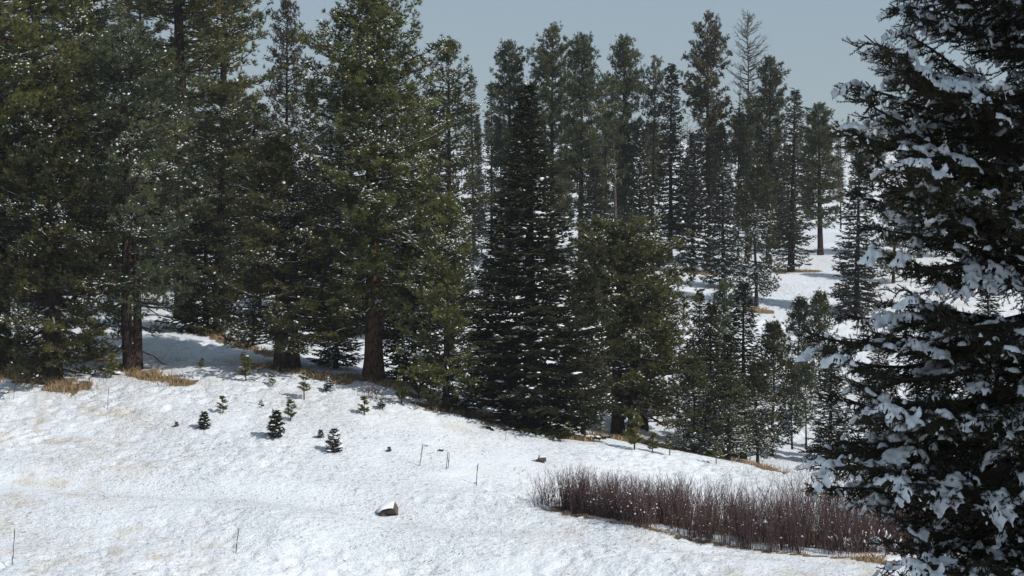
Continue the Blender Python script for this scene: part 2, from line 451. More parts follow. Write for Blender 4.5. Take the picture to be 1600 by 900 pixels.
# places where the grass is bare under the trees: (polyline in pixels, half width in metres)
BARE = [
    ('dry tan grass in front of the two big trunks at the left edge', [(0, 585), (40, 594), (80, 600), (125, 607)], 1.1, 0.42, 2600),
    ('strip of dry tan grass between the two left trunks, on the snow behind', [(20, 562), (62, 572)], 0.8, 0.35, 500),
    ('tan grass strip trailing down from the twin-trunk pine', [(208, 580), (240, 590), (285, 602)], 0.75, 0.40, 1300),
    ('thin brown grass strip left of the twin-trunk pine', [(125, 560), (165, 566), (190, 574)], 0.6, 0.25, 500),
    ('brown grass edging the upper side of the shaded trail', [(300, 518), (350, 530), (400, 546), (430, 556)], 0.8, 0.35, 1200),
    ('brown grass along the lower lip of the shaded trail', [(400, 570), (450, 578), (500, 586), (540, 595)], 0.7, 0.28, 1400),
    ('brown grass round the foot of the large red-barked pine', [(560, 588), (600, 598), (640, 612)], 0.8, 0.28, 900),
    ('tan grass below the slim olive pine on the crest', [(660, 628), (700, 638), (740, 646), (775, 655)], 0.7, 0.32, 1300),
    ('tan grass at the crest under the dark spruce', [(775, 655), (830, 668), (880, 680), (915, 686)], 0.8, 0.35, 1700),
    ('tan grass at the crest under the broad triple-trunk pine', [(925, 680), (970, 688), (1020, 697), (1075, 706)], 0.8, 0.34, 1700),
    ('grey-brown grass at the crest under the mid spruces', [(1090, 708), (1150, 720), (1210, 734)], 0.8, 0.30, 1200),
    ('small tan grass patch on the far flat by the lone pine', [(1172, 484), (1196, 486)], 1.0, 0.45, 500),
    ('tan grass fringe along the near edge of the willow thicket', [(845, 792), (950, 815), (1050, 833), (1150, 850), (1250, 862), (1340, 868)], 0.14, 0.20, 800),
    ('', [(905, 797), (1000, 812), (1100, 832), (1200, 846), (1300, 853), (1400, 857)], 1.1, 0, 0),
    ('', [(1130, 825), (1200, 835), (1300, 840), (1420, 842)], 1.8, 0, 0),
    ('bleached grass tuft at the thicket foot beside the near spruce', [(1340, 868), (1380, 872), (1410, 872)], 0.4, 0.42, 320),
    ('brown grass ring under the large grey spruce on the far flat', [(1205, 424), (1262, 424)], 1.6, 0.25, 500),
    ('brown grass under the snowy far spruces', [(1055, 422), (1125, 428)], 1.6, 0.25, 500),
]
bare = np.zeros_like(GX)
bare_paths = []
for lab, line, hw, gh, cnt in BARE:
    pts = np.array([hit(*p)[:2] for p in line])
    bare_paths.append(pts)
    sel = (GX > pts[:, 0].min() - 4) & (GX < pts[:, 0].max() + 4) & (GY > pts[:, 1].min() - 4) & (GY < pts[:, 1].max() + 4)
    gx, gy = GX[sel], GY[sel]
    dmin = np.full(gx.shape, 1e9)
    for a, b in zip(pts[:-1], pts[1:]):
        ab = b - a; t = np.clip(((gx - a[0]) * ab[0] + (gy - a[1]) * ab[1]) / (ab @ ab + 1e-9), 0, 1)
        dmin = np.minimum(dmin, np.hypot(gx - a[0] - t * ab[0], gy - a[1] - t * ab[1]))
    edge = hw * (0.15 + 1.0 * noise2(gx / 1.1, gy / 1.1, 9) + 0.6 * noise2(gx / 0.4, gy / 0.4, 10))
    bare[sel] = np.maximum(bare[sel], np.clip((edge - dmin) / (0.35 * hw) + 0.2, 0, 1))

def snow_ground_mat():
    m, nt, out = new_mat('snow_ground')
    N, Lk = nt.nodes, nt.links
    geo = N.new('ShaderNodeNewGeometry')
    att = N.new('ShaderNodeAttribute'); att.attribute_name = 'tint'
    def noise(scale, detail=4, rough=0.55, sx=1.0):
        mp = N.new('ShaderNodeMapping'); mp.inputs['Scale'].default_value = (sx, 1, 1)
        Lk.new(geo.outputs['Position'], mp.inputs['Vector'])
        n = N.new('ShaderNodeTexNoise'); n.inputs['Scale'].default_value = scale; n.inputs['Detail'].default_value = detail; n.inputs['Roughness'].default_value = rough
        Lk.new(mp.outputs[0], n.inputs['Vector']); return n
    def ramp(src, p0, p1):
        r = N.new('ShaderNodeMapRange'); r.inputs['From Min'].default_value = p0; r.inputs['From Max'].default_value = p1; r.clamp = True
        Lk.new(src, r.inputs['Value']); return r.outputs[0]
    def mul(a, b):
        x = N.new('ShaderNodeMath'); x.operation = 'MULTIPLY'; Lk.new(a, x.inputs[0])
        if isinstance(b, float): x.inputs[1].default_value = b
        else: Lk.new(b, x.inputs[1])
        return x.outputs[0]
    def mixc(fac, a, b):
        x = N.new('ShaderNodeMixRGB'); Lk.new(fac, x.inputs[0])
        for k, c in ((1, a), (2, b)):
            if isinstance(c, tuple): x.inputs[k].default_value = (*c, 1)
            else: Lk.new(c, x.inputs[k])
        return x.outputs[0]
    big = noise(0.06, 3)
    mid = noise(0.55, 4)
    fine = noise(4.2, 5, 0.65, 0.75)
    tiny = noise(11.0, 3, 0.6, 0.6)
    white = mixc(mid.outputs['Fac'], (0.77, 0.81, 0.87), (0.86, 0.88, 0.91))
    # straw showing faintly through the thin snow
    tan_zone = ramp(big.outputs['Fac'], 0.48, 0.62)
    tan_spot = ramp(mid.outputs['Fac'], 0.46, 0.66)
    thin = mul(mul(tan_zone, tan_spot), 0.6)
    c = mixc(thin, white, (0.56, 0.47, 0.34))
    # small dark spots: stubble and clods, plus shade of the pits painted into the colour
    spot = ramp(fine.outputs['Fac'], 0.57, 0.68)
    spot2 = ramp(tiny.outputs['Fac'], 0.59, 0.70)
    zn2 = noise(0.16, 3); c = mixc(mul(mul(spot, 0.8), ramp(zn2.outputs['Fac'], 0.20, 0.55)), c, (0.34, 0.33, 0.33))
    c = mixc(mul(spot2, 0.55), c, (0.30, 0.27, 0.24))
    # bare ground under the trees
    br = N.new('ShaderNodeMath'); br.operation = 'MULTIPLY_ADD'; br.inputs[1].default_value = 1.5
    Lk.new(att.outputs['Fac'], br.inputs[0])
    sb = N.new('ShaderNodeMath'); sb.operation = 'MULTIPLY'; sb.inputs[1].default_value = -0.55; Lk.new(fine.outputs['Fac'], sb.inputs[0])
    Lk.new(sb.outputs[0], br.inputs[2])
    bare_f = ramp(br.outputs[0], 0.15, 0.6)
    soil = mixc(mid.outputs['Fac'], (0.13, 0.09, 0.058), (0.28, 0.205, 0.125))
    c = mixc(bare_f, c, soil)
    pb = N.new('ShaderNodeBsdfPrincipled'); pb.inputs['Roughness'].default_value = 0.75; pb.inputs['Specular IOR Level'].default_value = 0.2
    Lk.new(c, pb.inputs['Base Color'])
    b1 = N.new('ShaderNodeBump'); b1.inputs['Strength'].default_value = 1.0; b1.inputs['Distance'].default_value = 0.22
    zone = noise(0.16, 3); Lk.new(mul(fine.outputs['Fac'], ramp(zone.outputs['Fac'], 0.22, 0.55)), b1.inputs['Height'])
    b2 = N.new('ShaderNodeBump'); b2.inputs['Strength'].default_value = 0.8; b2.inputs['Distance'].default_value = 0.05
    Lk.new(tiny.outputs['Fac'], b2.inputs['Height']); Lk.new(b1.outputs[0], b2.inputs['Normal'])
    Lk.new(b2.outputs[0], pb.inputs['Normal'])
    Lk.new(pb.outputs[0], out.inputs['Surface'])
    return m
M['ground'] = snow_ground_mat()

ny, nx = GX.shape
idx = np.arange(ny * nx).reshape(ny, nx)
quads = np.stack([idx[:-1, :-1], idx[:-1, 1:], idx[1:, 1:], idx[1:, :-1]], axis=-1).reshape(-1, 4)
g = MB(); g.add(np.stack([GX, GY, GZ], -1).reshape(-1, 3), quads, bare.ravel())
ground = link('ground', g.mesh('ground', True, M['ground']))
tagged(ground, kind='structure', label='snow-covered hillside and valley floor with thin grass showing through')

# ------------------------------------------------------------------ trees: mesh makers (metres, base at the origin)
def interp(t, xs_, ys_):
    return np.interp(t, xs_, ys_)

def make_trunk(H, r, rng, bend=0.25, n=12, top=1.0, x0=0.0, y0=0.0, lean=(0, 0), flare=1.35):
    m = 26
    t = np.linspace(0, 1, m) ** 1.15
    wob = rng.normal(0, 1, (2, 4))
    px = x0 + lean[0] * t * H + bend * sum(wob[0, k] * np.sin((k + 1) * 2.2 * t) / (k + 1.5) for k in range(4)) * 0.35
    py = y0 + lean[1] * t * H + bend * sum(wob[1, k] * np.sin((k + 1) * 2.2 * t) / (k + 1.5) for k in range(4)) * 0.35
    z = t * H * top
    rad = r * ((1 - t) ** 0.85 * 0.97 + 0.03) * (1 + (flare - 1) * np.exp(-z / (0.9 * r + 0.25)))
    pts = np.stack([px, py, z], 1)
    pts[0, 2] = -0.7
    return pts, rad

def spine(pts, z):
    return np.stack([np.interp(z, pts[:, 2], pts[:, 0]), np.interp(z, pts[:, 2], pts[:, 1]), z], -1)

def make_pine(seed, H=24, R=4.0, h0=0.14, prof=None, limbs=95, tuft=0.24, k=13, dens=1.0, r=0.42, twin=0.0, snow=0.24, snow_size=1.0, mat='pine', bark='bark', bare_low=0, up=0.5, clump=1.0, gap=0.0, dead_snow=0, dead_z=None, front=0):
    rng = np.random.default_rng(seed)
    prof = prof or ([0, .15, .35, .6, .82, .95, 1], [.70, .95, 1, .82, .52, .25, .08])
    tr = MB()
    tp, trd = make_trunk(H * 0.985, r, rng)
    tube(tr, tp, trd, 12, rng, 0.05)
    spines = [tp]
    if twin:
        tp2, trd2 = make_trunk(H * 0.90, r * 0.8, rng, x0=twin, lean=(0.012, 0.004))
        tube(tr, tp2, trd2, 12, rng, 0.05); spines.append(tp2)
    br = MB(); fo = MB(); sn = MB()
    TP, TD, TT = [], [], []
    S0, S1, SR0, SR1 = [], [], [], []
    LS = []
    S0b, S1b = [], []
    k = max(7, int(k * 0.70)); limbs = int(limbs * 1.5)
    ga = rng.uniform(0, 6.28)
    tt = np.sort(rng.uniform(0, 1, limbs) ** 0.92)
    tt = np.concatenate([tt, rng.uniform(0.06, 0.8, front)])
    for i, t in enumerate(tt):
        z = H * (h0 + (1 - h0) * 0.985 * t)
        Lr = R * float(interp(t, *prof)) * rng.uniform(0.62, 1.12)
        if rng.random() < 0.10: Lr *= 1.18
        ga += 2.399 + rng.normal(0, 0.5)
        if i >= limbs: ga = -math.pi / 2 + rng.normal(0, 0.55); Lr *= rng.uniform(0.35, 0.7)
        if gap and math.sin(ga * 1.0 + z * 0.7) > 1 - gap: continue
        sp = spines[i % len(spines)] if z < H * 0.85 else spines[0]
        b0 = spine(sp, np.array([z]))[0]
        el = interp(t, [0, .3, .7, .92, 1], [-0.22, 0.0, 0.24 * up * 2, 0.42, 0.9]) + rng.normal(0, 0.13)
        az = np.array([math.cos(ga), math.sin(ga), 0.0])
        m = 7
        s = np.linspace(0, 1, m)
        sag = rng.uniform(0.0, 0.16) * (1 - t)
        P = b0 + az * (s * Lr * math.cos(el))[:, None]
        P[:, 2] += s * Lr * math.sin(el) - sag * Lr * np.sin(s * math.pi * 0.8) + 0.20 * Lr * s ** 3 * (1 - 0.5 * t)
        side = np.array([-az[1], az[0], 0])
        P += side * (rng.normal(0, 0.10) * Lr * s ** 2)[:, None] + rng.normal(0, 0.035, (m, 3)) * (s[:, None] > 0) * Lr ** 0.5
        rb = 0.022 + 0.014 * Lr * (1 - 0.5 * t)
        rr = rb * (1 - s) ** 0.8 + 0.010
        S0.append(P[:-1]); S1.append(P[1:]); SR0.append(rr[:-1]); SR1.append(rr[1:])
        if rng.random() < snow * 1.6: LS.append((P, rr))
        # secondary shoots
        ltint = 0.5 + rng.normal(0, 0.17)
        start = 0.07 if t > 0.25 else 0.20
        nsec = max(5, int(Lr * (1 - start) / 0.265 * dens))
        ss = np.concatenate([rng.uniform(start, 1, nsec), [1.0]])
        Q = np.stack([np.interp(ss, s, P[:, c]) for c in range(3)], 1)
        tang = unit(np.stack([np.interp(ss, s, np.gradient(P[:, c])) for c in range(3)], 1))
        sl = (0.30 + 0.28 * (1 - ss) * Lr * 0.6) * rng.uniform(0.6, 1.35, len(ss)) * (0.7 + 0.3 * min(1.4, Lr / 2.5))
        sl[-1] = 0.25
        sd = tang * 0.75 + side[None] * (rng.choice([-1, 1], len(ss)) * rng.uniform(0.3, 1.0, len(ss)))[:, None]
        sd[:, 2] += rng.uniform(-0.25, 0.6, len(ss))
        sd = unit(sd)
        E = Q + sd * sl[:, None]; E[:, 2] += 0.06
        S0b.append(Q); S1b.append(E)
        ptint = rng.normal(0, 0.13, len(Q))
        # tufts at the ends and along the outer half
        for f, keep, jit_ in ((1.0, 1.0, 0.05), (1.0, 0.9, 0.15), (1.0, 0.9, 0.17), (0.92, 0.9, 0.17), (0.85, 0.7, 0.15), (0.5, 0.4, 0.09), (0.25, 0.2, 0.07)):
            kk = rng.random(len(Q)) < keep
            if f < 1: kk &= sl > 0.45 * f
            pp = Q[kk] + (E - Q)[kk] * f + rng.normal(0, jit_, (kk.sum(), 3))
            TP.append(pp)
            dd = sd[kk] + rng.normal(0, 0.35, (kk.sum(), 3)); dd[:, 2] += 0.45
            TD.append(unit(dd)); TT.append(ltint + ptint[kk])
    P = np.concatenate(TP); Dd = np.concatenate(TD); Tt = np.concatenate(TT)
    Tt = np.clip(Tt + rng.normal(0, 0.12, len(P)), 0.02, 0.98)
    needles(fo, P, Dd, k, tuft * 1.15, 0.062 * tuft / 0.24, 0.15, 1.35, rng, Tt)
    sticks(br, np.concatenate(S0), np.concatenate(S1), np.concatenate(SR0), np.concatenate(SR1), 4)
    ribbons(br, np.concatenate(S0b), np.concatenate(S1b), 0.014, rng)
    # snow on the tufts, in patches
    nz = noise3(P * 0.55 + seed, 11) * 0.68 + noise3(P * 2.6 + seed, 12) * 0.32
    snow = snow * 0.72
    thr = np.quantile(nz, 1 - snow)
    kk = nz > thr
    kk |= rng.random(len(P)) < snow * 0.12
    SP = P[kk] + Dd[kk] * 0.05; SP[:, 2] += 0.06
    nS = len(SP)
    sz = np.minimum(rng.lognormal(0, 0.34, nS), 1.9) * snow_size
    dd = Dd[kk] * np.array([1, 1, 0.7]) + rng.normal(0, 0.45, (nS, 3))
    lumps(sn, SP, dd, 0.078 * sz, 0.054 * sz, 0.038 * sz, rng, 0.35, small=True)
    for Pl, rl in LS:
        q = np.linspace(0.08, 0.95, 12)
        ss_ = np.linspace(0, 1, len(Pl))
        c = np.stack([np.interp(q, ss_, Pl[:, j]) for j in range(3)], 1)
        c[:, 2] += np.interp(q, ss_, rl) * 0.95
        keep = rng.random(len(c) - 1) < 0.6
        dv = (c[1:] - c[:-1])[keep]
        if len(dv):
            lumps(sn, ((c[1:] + c[:-1]) / 2)[keep], dv, np.linalg.norm(dv, axis=1) * 0.62, np.interp(q[:-1][keep], ss_, rl) * 0.95 + 0.012, 0.035, rng, 0.2)
    res = {'trunk': tr.mesh('trunk', True, M[bark]), 'branches': br.mesh('branches', False, M['twig']), 'crown': fo.mesh('crown', False, M[mat]), 'snow': sn.mesh('snow', True, M['snow_tree'])}
    dead = []
    for i in range(bare_low):
        d_ = MB(); ds = MB()
        z = H * rng.uniform(*dead_z) if dead_z else H * h0 * rng.uniform(0.30, 1.25); a0 = rng.uniform(-0.9, 0.9) + (0 if i % 3 else math.pi)
        az = np.array([math.cos(a0), math.sin(a0) * 0.8 - 0.15, 0]); Ld = rng.uniform(1.6, 3.6)
        b0 = spine(tp, np.array([z]))[0]
        s = np.linspace(0, 1, 8)
        Pd = b0 + az * (s * Ld)[:, None]; Pd[:, 2] += Ld * (rng.uniform(-0.05, 0.25) * s - rng.uniform(0.2, 0.6) * s ** 2.2)
        Pd += rng.normal(0, 0.05, Pd.shape) * (s[:, None] > 0)
        tube(d_, Pd, 0.055 * (1 - s) ** 0.7 + 0.010, 6)
        ks = rng.uniform(0.35, 1, 7)
        Q = np.stack([np.interp(ks, s, Pd[:, j]) for j in range(3)], 1)
        E = Q + unit(az[None] + rng.normal(0, 0.6, (7, 3))) * rng.uniform(0.3, 0.9, 7)[:, None]
        sticks(d_, Q, E, 0.018, 0.006, 4)
        if dead_snow and i < dead_snow:
            c = (Pd[1:] + Pd[:-1]) / 2; c[:, 2] += 0.045
            lumps(ds, c, Pd[1:] - Pd[:-1], Ld / 7 * 0.62, 0.06, 0.05, rng, 0.15)
            c = (Q + E) / 2; c[:, 2] += 0.015
            lumps(ds, c, E - Q, 0.25, 0.028, 0.026, rng, 0.15)
        dead.append((d_.mesh('dead_branch', False, M['twig']), ds.mesh('snow', True, M['snow_tree']) if ds.v else None))
    res['dead'] = dead
    res['H'], res['R'] = H, R
    return res

def make_spruce(seed, H=22, R=3.4, h0=0.02, pw=0.85, gapz=0.34, per=6, shoot=0.32, width=0.105, snow=0.3, snow_size=1.0, mat='spruce', bark='bark_dark', r=0.30, thin=1.0, droop=0.0, tips=0.0, open_low=0.0, ragged=0.25, top_snow=0.0):
    rng = np.random.default_rng(seed)
    tr = MB(); br = MB(); fo = MB(); sn = MB()
    tp, trd = make_trunk(H, r, rng, bend=0.12)
    tube(tr, tp, trd, 10, rng, 0.05)
    S0, S1, SR0, SR1 = [], [], [], []
    A, B, TT, SP, SD, SS = [], [], [], [], [], []
    z = H * h0 + 0.25
    while z < H * 0.992:
        t = (z / H - h0) / (1 - h0)
        nb = max(3, int(round(per * (0.75 + 0.4 * rng.random()))))
        a0 = rng.uniform(0, 6.28)
        for j in range(nb):
            ga = a0 + j * 6.283 / nb + rng.normal(0, 0.22)
            Lb = R * ((1 - t) ** pw + 0.03) * rng.uniform(1 - ragged * 1.3, 1 + ragged * 0.5)
            if t < 0.06: Lb *= 0.85
            if open_low and rng.random() < open_low * (1 - t): continue
            b0 = spine(tp, np.array([min(z + rng.normal(0, 0.08), H * 0.998)]))[0]
            el = interp(t, [0, .35, .75, 1], [-0.22 - droop, -0.06 - droop, 0.25, 0.85]) + rng.normal(0, 0.09)
            az = np.array([math.cos(ga), math.sin(ga), 0.0]); side = np.array([-az[1], az[0], 0])
            m = 6
            s = np.linspace(0, 1, m)
            P = b0 + az * (s * Lb * math.cos(el))[:, None]
            P[:, 2] += s * Lb * math.sin(el) - 0.10 * Lb * np.sin(s * math.pi * 0.75) + 0.17 * Lb * s ** 3
            rb = 0.018 + 0.011 * Lb
            rr = rb * (1 - s) ** 0.8 + 0.006
            S0.append(P[:-1]); S1.append(P[1:]); SR0.append(rr[:-1]); SR1.append(rr[1:])
            lt = 0.45 + rng.normal(0, 0.12)
            nl = max(3, int(Lb / 0.125 * thin))
            ss = np.concatenate([rng.uniform(0.16, 1, nl), [0.97]])
            Q = np.stack([np.interp(ss, s, P[:, c]) for c in range(3)], 1)
            ll = np.clip((0.16 + 0.40 * (1 - ss) * Lb) * rng.uniform(0.55, 1.2, len(ss)), 0.14, 1.15)
            sg = rng.choice([-1, 1], len(ss))
            ld = unit(az[None] * rng.uniform(0.45, 0.9, len(ss))[:, None] + side[None] * (sg * 0.8)[:, None] + np.array([0, 0, 1]) * rng.normal(-0.16, 0.16, len(ss))[:, None])
            E = Q + ld * ll[:, None]
            # shoots along each lateral
            for q in range(5):
                f = q * 0.22
                kk = ll > f * 0.85
                if not kk.any(): break
                fr = np.clip(f / ll[kk], 0, 1) if q else np.zeros(kk.sum())
                base = Q[kk] + (E - Q)[kk] * np.minimum(fr * 1.0, 1)[:, None]
                dv = ld[kk] + rng.normal(0, 0.30, (kk.sum(), 3)); dv[:, 2] += 0.05
                dv = unit(dv)
                A.append(base); B.append(base + dv * (shoot * rng.uniform(0.7, 1.25, kk.sum()))[:, None]); TT.append(np.full(kk.sum(), lt))
            # short needle-clad pieces on the axis itself
            nA = max(2, int(Lb / 0.25))
            sa = np.linspace(0.12, 1, nA)
            Qa = np.stack([np.interp(sa, s, P[:, c]) for c in range(3)], 1)
            A.append(Qa); B.append(Qa + az * shoot * 0.9 + rng.normal(0, 0.06, (nA, 3))); TT.append(np.full(nA, lt))
            # snow on the upper side, towards the tip
            ns = max(1, int(Lb / 0.27))
            sa = rng.uniform(0.25 + 0.3 * tips, 1.02, ns)
            Qs = np.stack([np.interp(sa, s, P[:, c]) for c in range(3)], 1)
            Qs += side[None] * (rng.normal(0, 0.20, ns) * (1.15 - sa) * min(Lb, 2.4) * 0.9)[:, None]; Qs[:, 2] += 0.05
            SP.append(Qs); SD.append(np.repeat(az[None] + np.array([0, 0, 0.12]), ns, 0)); SS.append(np.full(ns, 0.6 + 0.4 * min(1, Lb / 2)))
        z += gapz * rng.uniform(0.75, 1.25) * (0.55 + 0.45 * min(1, (1 - t) * 3))
    A = np.concatenate(A); B = np.concatenate(B); Tt = np.clip(np.concatenate(TT) + rng.normal(0, 0.14, sum(len(x) for x in TT)), 0, 1)
    # a needle-clad shoot: two crossed jagged blades
    d, a, b = frame(B - A)
    tw = rng.uniform(0, 3.14, len(A))[:, None]
    a, b = a * np.cos(tw) + b * np.sin(tw), b * np.cos(tw) - a * np.sin(tw)
    ln = B - A
    for u in (a, b):
        w_ = (width * rng.uniform(0.7, 1.3, len(A)))[:, None] * 0.5
        V = np.stack([A, A + ln * 0.30 + u * w_, B, A + ln * 0.42 - u * w_], 1).reshape(-1, 3)
        fo.add(V, np.arange(len(V)).reshape(-1, 4), np.repeat(Tt, 4))
    sticks(br, np.concatenate(S0), np.concatenate(S1), np.concatenate(SR0), np.concatenate(SR1), 4)
    P = np.concatenate(SP); Dd = np.concatenate(SD); Ss = np.concatenate(SS)
    nz = noise3(P * 0.6 + seed, 21) * 0.62 + noise3(P * 2.7 + seed, 22) * 0.38
    nz = nz + top_snow * np.clip(P[:, 2] / H - 0.72, 0, 1)
    kk = (nz > np.quantile(nz, 1 - snow)) | (rng.random(len(P)) < snow * 0.25)
    P, Dd, Ss = P[kk], Dd[kk], Ss[kk]
    sz = np.minimum(rng.lognormal(0, 0.34, len(P)), 1.8) * snow_size * Ss
    lumps(sn, P, Dd + rng.normal(0, 0.45, Dd.shape) * np.array([1, 1, .7]), 0.128 * sz, 0.088 * sz, 0.052 * sz, rng, 0.35, small=True)
    return {'trunk': tr.mesh('trunk', True, M[bark]), 'branches': br.mesh('branches', False, M['twig']), 'crown': fo.mesh('crown', False, M[mat]), 'snow': sn.mesh('snow', True, M['snow_tree']), 'dead': [], 'H': H, 'R': R}

def make_bare(seed, H=24, r=0.26, h0=0.45, n=70, L=2.6, mat='deadwood', sub=7, up=0.7):
    rng = np.random.default_rng(seed)
    tr = MB(); br = MB()
    tp, trd = make_trunk(H, r, rng, bend=0.2)
    tube(tr, tp, trd, 10, rng, 0.05)
    P0, P1, R0, R1 = [], [], [], []
    for i in range(n):
        t = rng.random() ** 0.9
        z = H * (h0 + (1 - h0) * 0.99 * t)
        b0 = spine(tp, np.array([z]))[0]; a = rng.uniform(0, 6.28)
        Lb = L * interp(t, [0, .3, .75, 1], [.65, 1, .7, .2]) * rng.uniform(0.5, 1.15)
        az = np.array([math.cos(a), math.sin(a), 0]); s = np.linspace(0, 1, 6)
        P = b0 + az * (s * Lb)[:, None]; P[:, 2] += Lb * (up * 0.35 * s + up * 0.55 * s ** 2) * (0.5 + 0.7 * t)
        P += rng.normal(0, 0.05, P.shape) * (s[:, None] > 0)
        rr = (0.012 + 0.016 * Lb) * (1 - s) ** 0.8 + 0.010
        P0.append(P[:-1]); P1.append(P[1:]); R0.append(rr[:-1]); R1.append(rr[1:])
        ks = rng.uniform(0.25, 1, sub); Q = np.stack([np.interp(ks, s, P[:, j]) for j in range(3)], 1)
        dd = az[None] * 0.7 + rng.normal(0, 0.5, (sub, 3)); dd[:, 2] += 0.45
        E = Q + unit(dd) * (Lb * rng.uniform(0.15, 0.4, sub))[:, None]
        P0.append(Q); P1.append(E); R0.append(np.full(sub, .016)); R1.append(np.full(sub, .007))
    sticks(br, np.concatenate(P0), np.concatenate(P1), np.concatenate(R0), np.concatenate(R1), 4)
    return {'trunk': tr.mesh('trunk', True, M[mat]), 'branches': br.mesh('branches', False, M[mat]), 'dead': [], 'H': H, 'R': L}

def make_sapling(seed, H=1.6, kind='pine', snow=0.2):
    rng = np.random.default_rng(seed)
    tr = MB(); fo = MB(); sn = MB()
    s = np.linspace(0, 1, 7)
    tp = np.stack([0.03 * np.sin(s * 4 + seed), 0.03 * np.cos(s * 3), s * H - 0.12 * (s == 0)], 1)
    tube(tr, tp, 0.030 * (1 - s) + 0.008, 6)
    P, D_, S0, S1 = [], [], [], []
    nb = 26 if kind == 'pine' else 90
    for i in range(nb):
        t = rng.uniform(0.12 if kind == 'pine' else 0.03, 1)
        a = i * 2.4 + rng.normal(0, .3)
        Lb = (0.42 * (1 - t) ** 0.6 + 0.07) * H * rng.uniform(0.45, 1) * (0.60 if kind == 'pine' else 0.75)
        az = np.array([math.cos(a), math.sin(a), 0.0])
        b0 = np.array([0, 0, t * H]); e = b0 + az * Lb + np.array([0, 0, Lb * (0.5 if kind == 'pine' else 0.12)])
        S0.append(b0); S1.append(e)
        if kind == 'pine':
            for f in (1.0, 0.7, 0.4):
                P.append(b0 + (e - b0) * f); D_.append(az + np.array([0, 0, 0.9]) + rng.normal(0, .2, 3))
        else:
            for f in np.linspace(0.2, 1, 4):
                P.append(b0 + (e - b0) * f); D_.append(az + rng.normal(0, .45, 3))
    if kind == 'pine':
        P.append(np.array([0, 0, H])); D_.append(np.array([0, 0, 1.0]))
    sticks(tr, np.array(S0), np.array(S1), 0.013, 0.006, 4)
    P, D_ = np.array(P), np.array(D_)
    if kind == 'pine':
        needles(fo, P, D_, 18, 0.19, 0.040, 0.1, 1.2, rng, rng.uniform(0.2, 0.9, len(P)))
    else:
        needles(fo, P, D_, 12, 0.17, 0.045, 0.1, 1.0, rng, rng.uniform(0.1, 0.8, len(P)))
    kk = rng.random(len(P)) < snow
    Q = P[kk] + np.array([0, 0, 0.045])
    q = rng.lognormal(0, .3, len(Q))
    lumps(sn, Q, D_[kk] * np.array([1, 1, .2]) + 1e-3, 0.085 * q, 0.060 * q, 0.035 * q, rng)
    return {'trunk': tr.mesh('trunk', True, M['twig']), 'crown': fo.mesh('crown', False, M['pine_light' if kind == 'pine' else 'spruce']), 'snow': sn.mesh('snow', True, M['snow_tree']) if sn.v else None, 'dead': [], 'H': H, 'R': 0.4 * H}

def plant(arch, name, pos, H, sxy, rot, label, cat, group=None, lean=0.0):
    root = bpy.data.objects.new(name, None); COL.objects.link(root)
    root.empty_display_size = 0.5
    root.location = pos
    root.rotation_euler = (0, lean, rot)
    root.scale = (sxy, sxy, H / arch['H'])
    tagged(root, label, cat, group)
    link('trunk', arch['trunk'], root)
    if 'branches' in arch: link('branches', arch['branches'], root)
    if 'crown' in arch:
        c = link('crown', arch['crown'], root)
        if arch.get('snow'): link('snow', arch['snow'], c)
    for dm, ds in arch['dead']:
        b = link('dead_branch', dm, root)
        if ds: link('snow', ds, b)
    return root

def top_height(px, py, D, z0):
    return at(px, py, D)[2] - z0

# ------------------------------------------------------------------ archetypes
PYR = ([0, .12, .3, .55, .8, .92, 1], [.82, 1, .98, .84, .58, .36, .10])
ROUND = ([0, .15, .4, .65, .84, .94, 1], [.66, .92, 1, .98, .82, .56, .22])
COLM = ([0, .1, .4, .7, .86, .95, 1], [.7, .95, 1, .92, .74, .50, .18])
A = {}
A['giant'] = make_pine(11, 26, 4.6, 0.17, ([0, .2, .45, .65, .80, .90, .96, 1], [.66, .88, 1, 1, .96, .66, .38, .14]), 150, 0.25, 13, 1.15, 0.62, snow=0.30, bark='bark_red', bare_low=9, dead_snow=9, dead_z=(0.28, 0.70), up=0.45, front=46)
A['left_edge'] = make_pine(12, 28, 5.2, 0.15, ROUND, 150, 0.25, 13, 1.1, 0.62, snow=0.22)
A['low_skirt'] = make_pine(13, 20, 4.0, 0.035, PYR, 150, 0.25, 13, 1.15, 0.55, snow=0.20)
A['twin'] = make_pine(14, 21, 4.1, 0.17, ROUND, 125, 0.23, 12, 1.05, 0.36, twin=0.45, snow=0.20, mat='pine_grey', bare_low=7)
A['tall'] = make_pine(15, 29, 4.2, 0.16, ROUND, 140, 0.26, 13, 1.0, 0.55, snow=0.18, gap=0.12)
A['broad'] = make_pine(16, 18, 4.6, 0.10, PYR, 150, 0.24, 13, 1.15, 0.50, twin=0.7, snow=0.30)
A['slim_olive'] = make_pine(17, 13.5, 2.9, 0.11, PYR, 110, 0.22, 12, 1.15, 0.24, snow=0.20, mat='pine_light', bare_low=3)
A['triple'] = make_pine(18, 15, 4.2, 0.12, ([0, .15, .4, .65, .85, .95, 1], [.95, 1, 1, .92, .76, .55, .25]), 165, 0.24, 13, 1.15, 0.40, twin=0.85, snow=0.28, mat='pine')
A['brown_top'] = make_pine(19, 27, 2.6, 0.2, COLM, 120, 0.24, 12, 1.05, 0.36, snow=0.06, mat='brown')
A['column'] = make_pine(20, 24, 2.8, 0.12, COLM, 130, 0.24, 12, 1.05, 0.36, snow=0.16, mat='pine_dark')
A['far_a'] = make_pine(31, 26, 3.0, 0.20, COLM, 150, 0.32, 11, 1.0, 0.42, snow=0.10, bark='bark', mat='pine_far')
A['far_b'] = make_pine(32, 24, 3.2, 0.25, ROUND, 130, 0.32, 11, 1.0, 0.40, snow=0.08, bark='bark', mat='pine_far', gap=0.15)
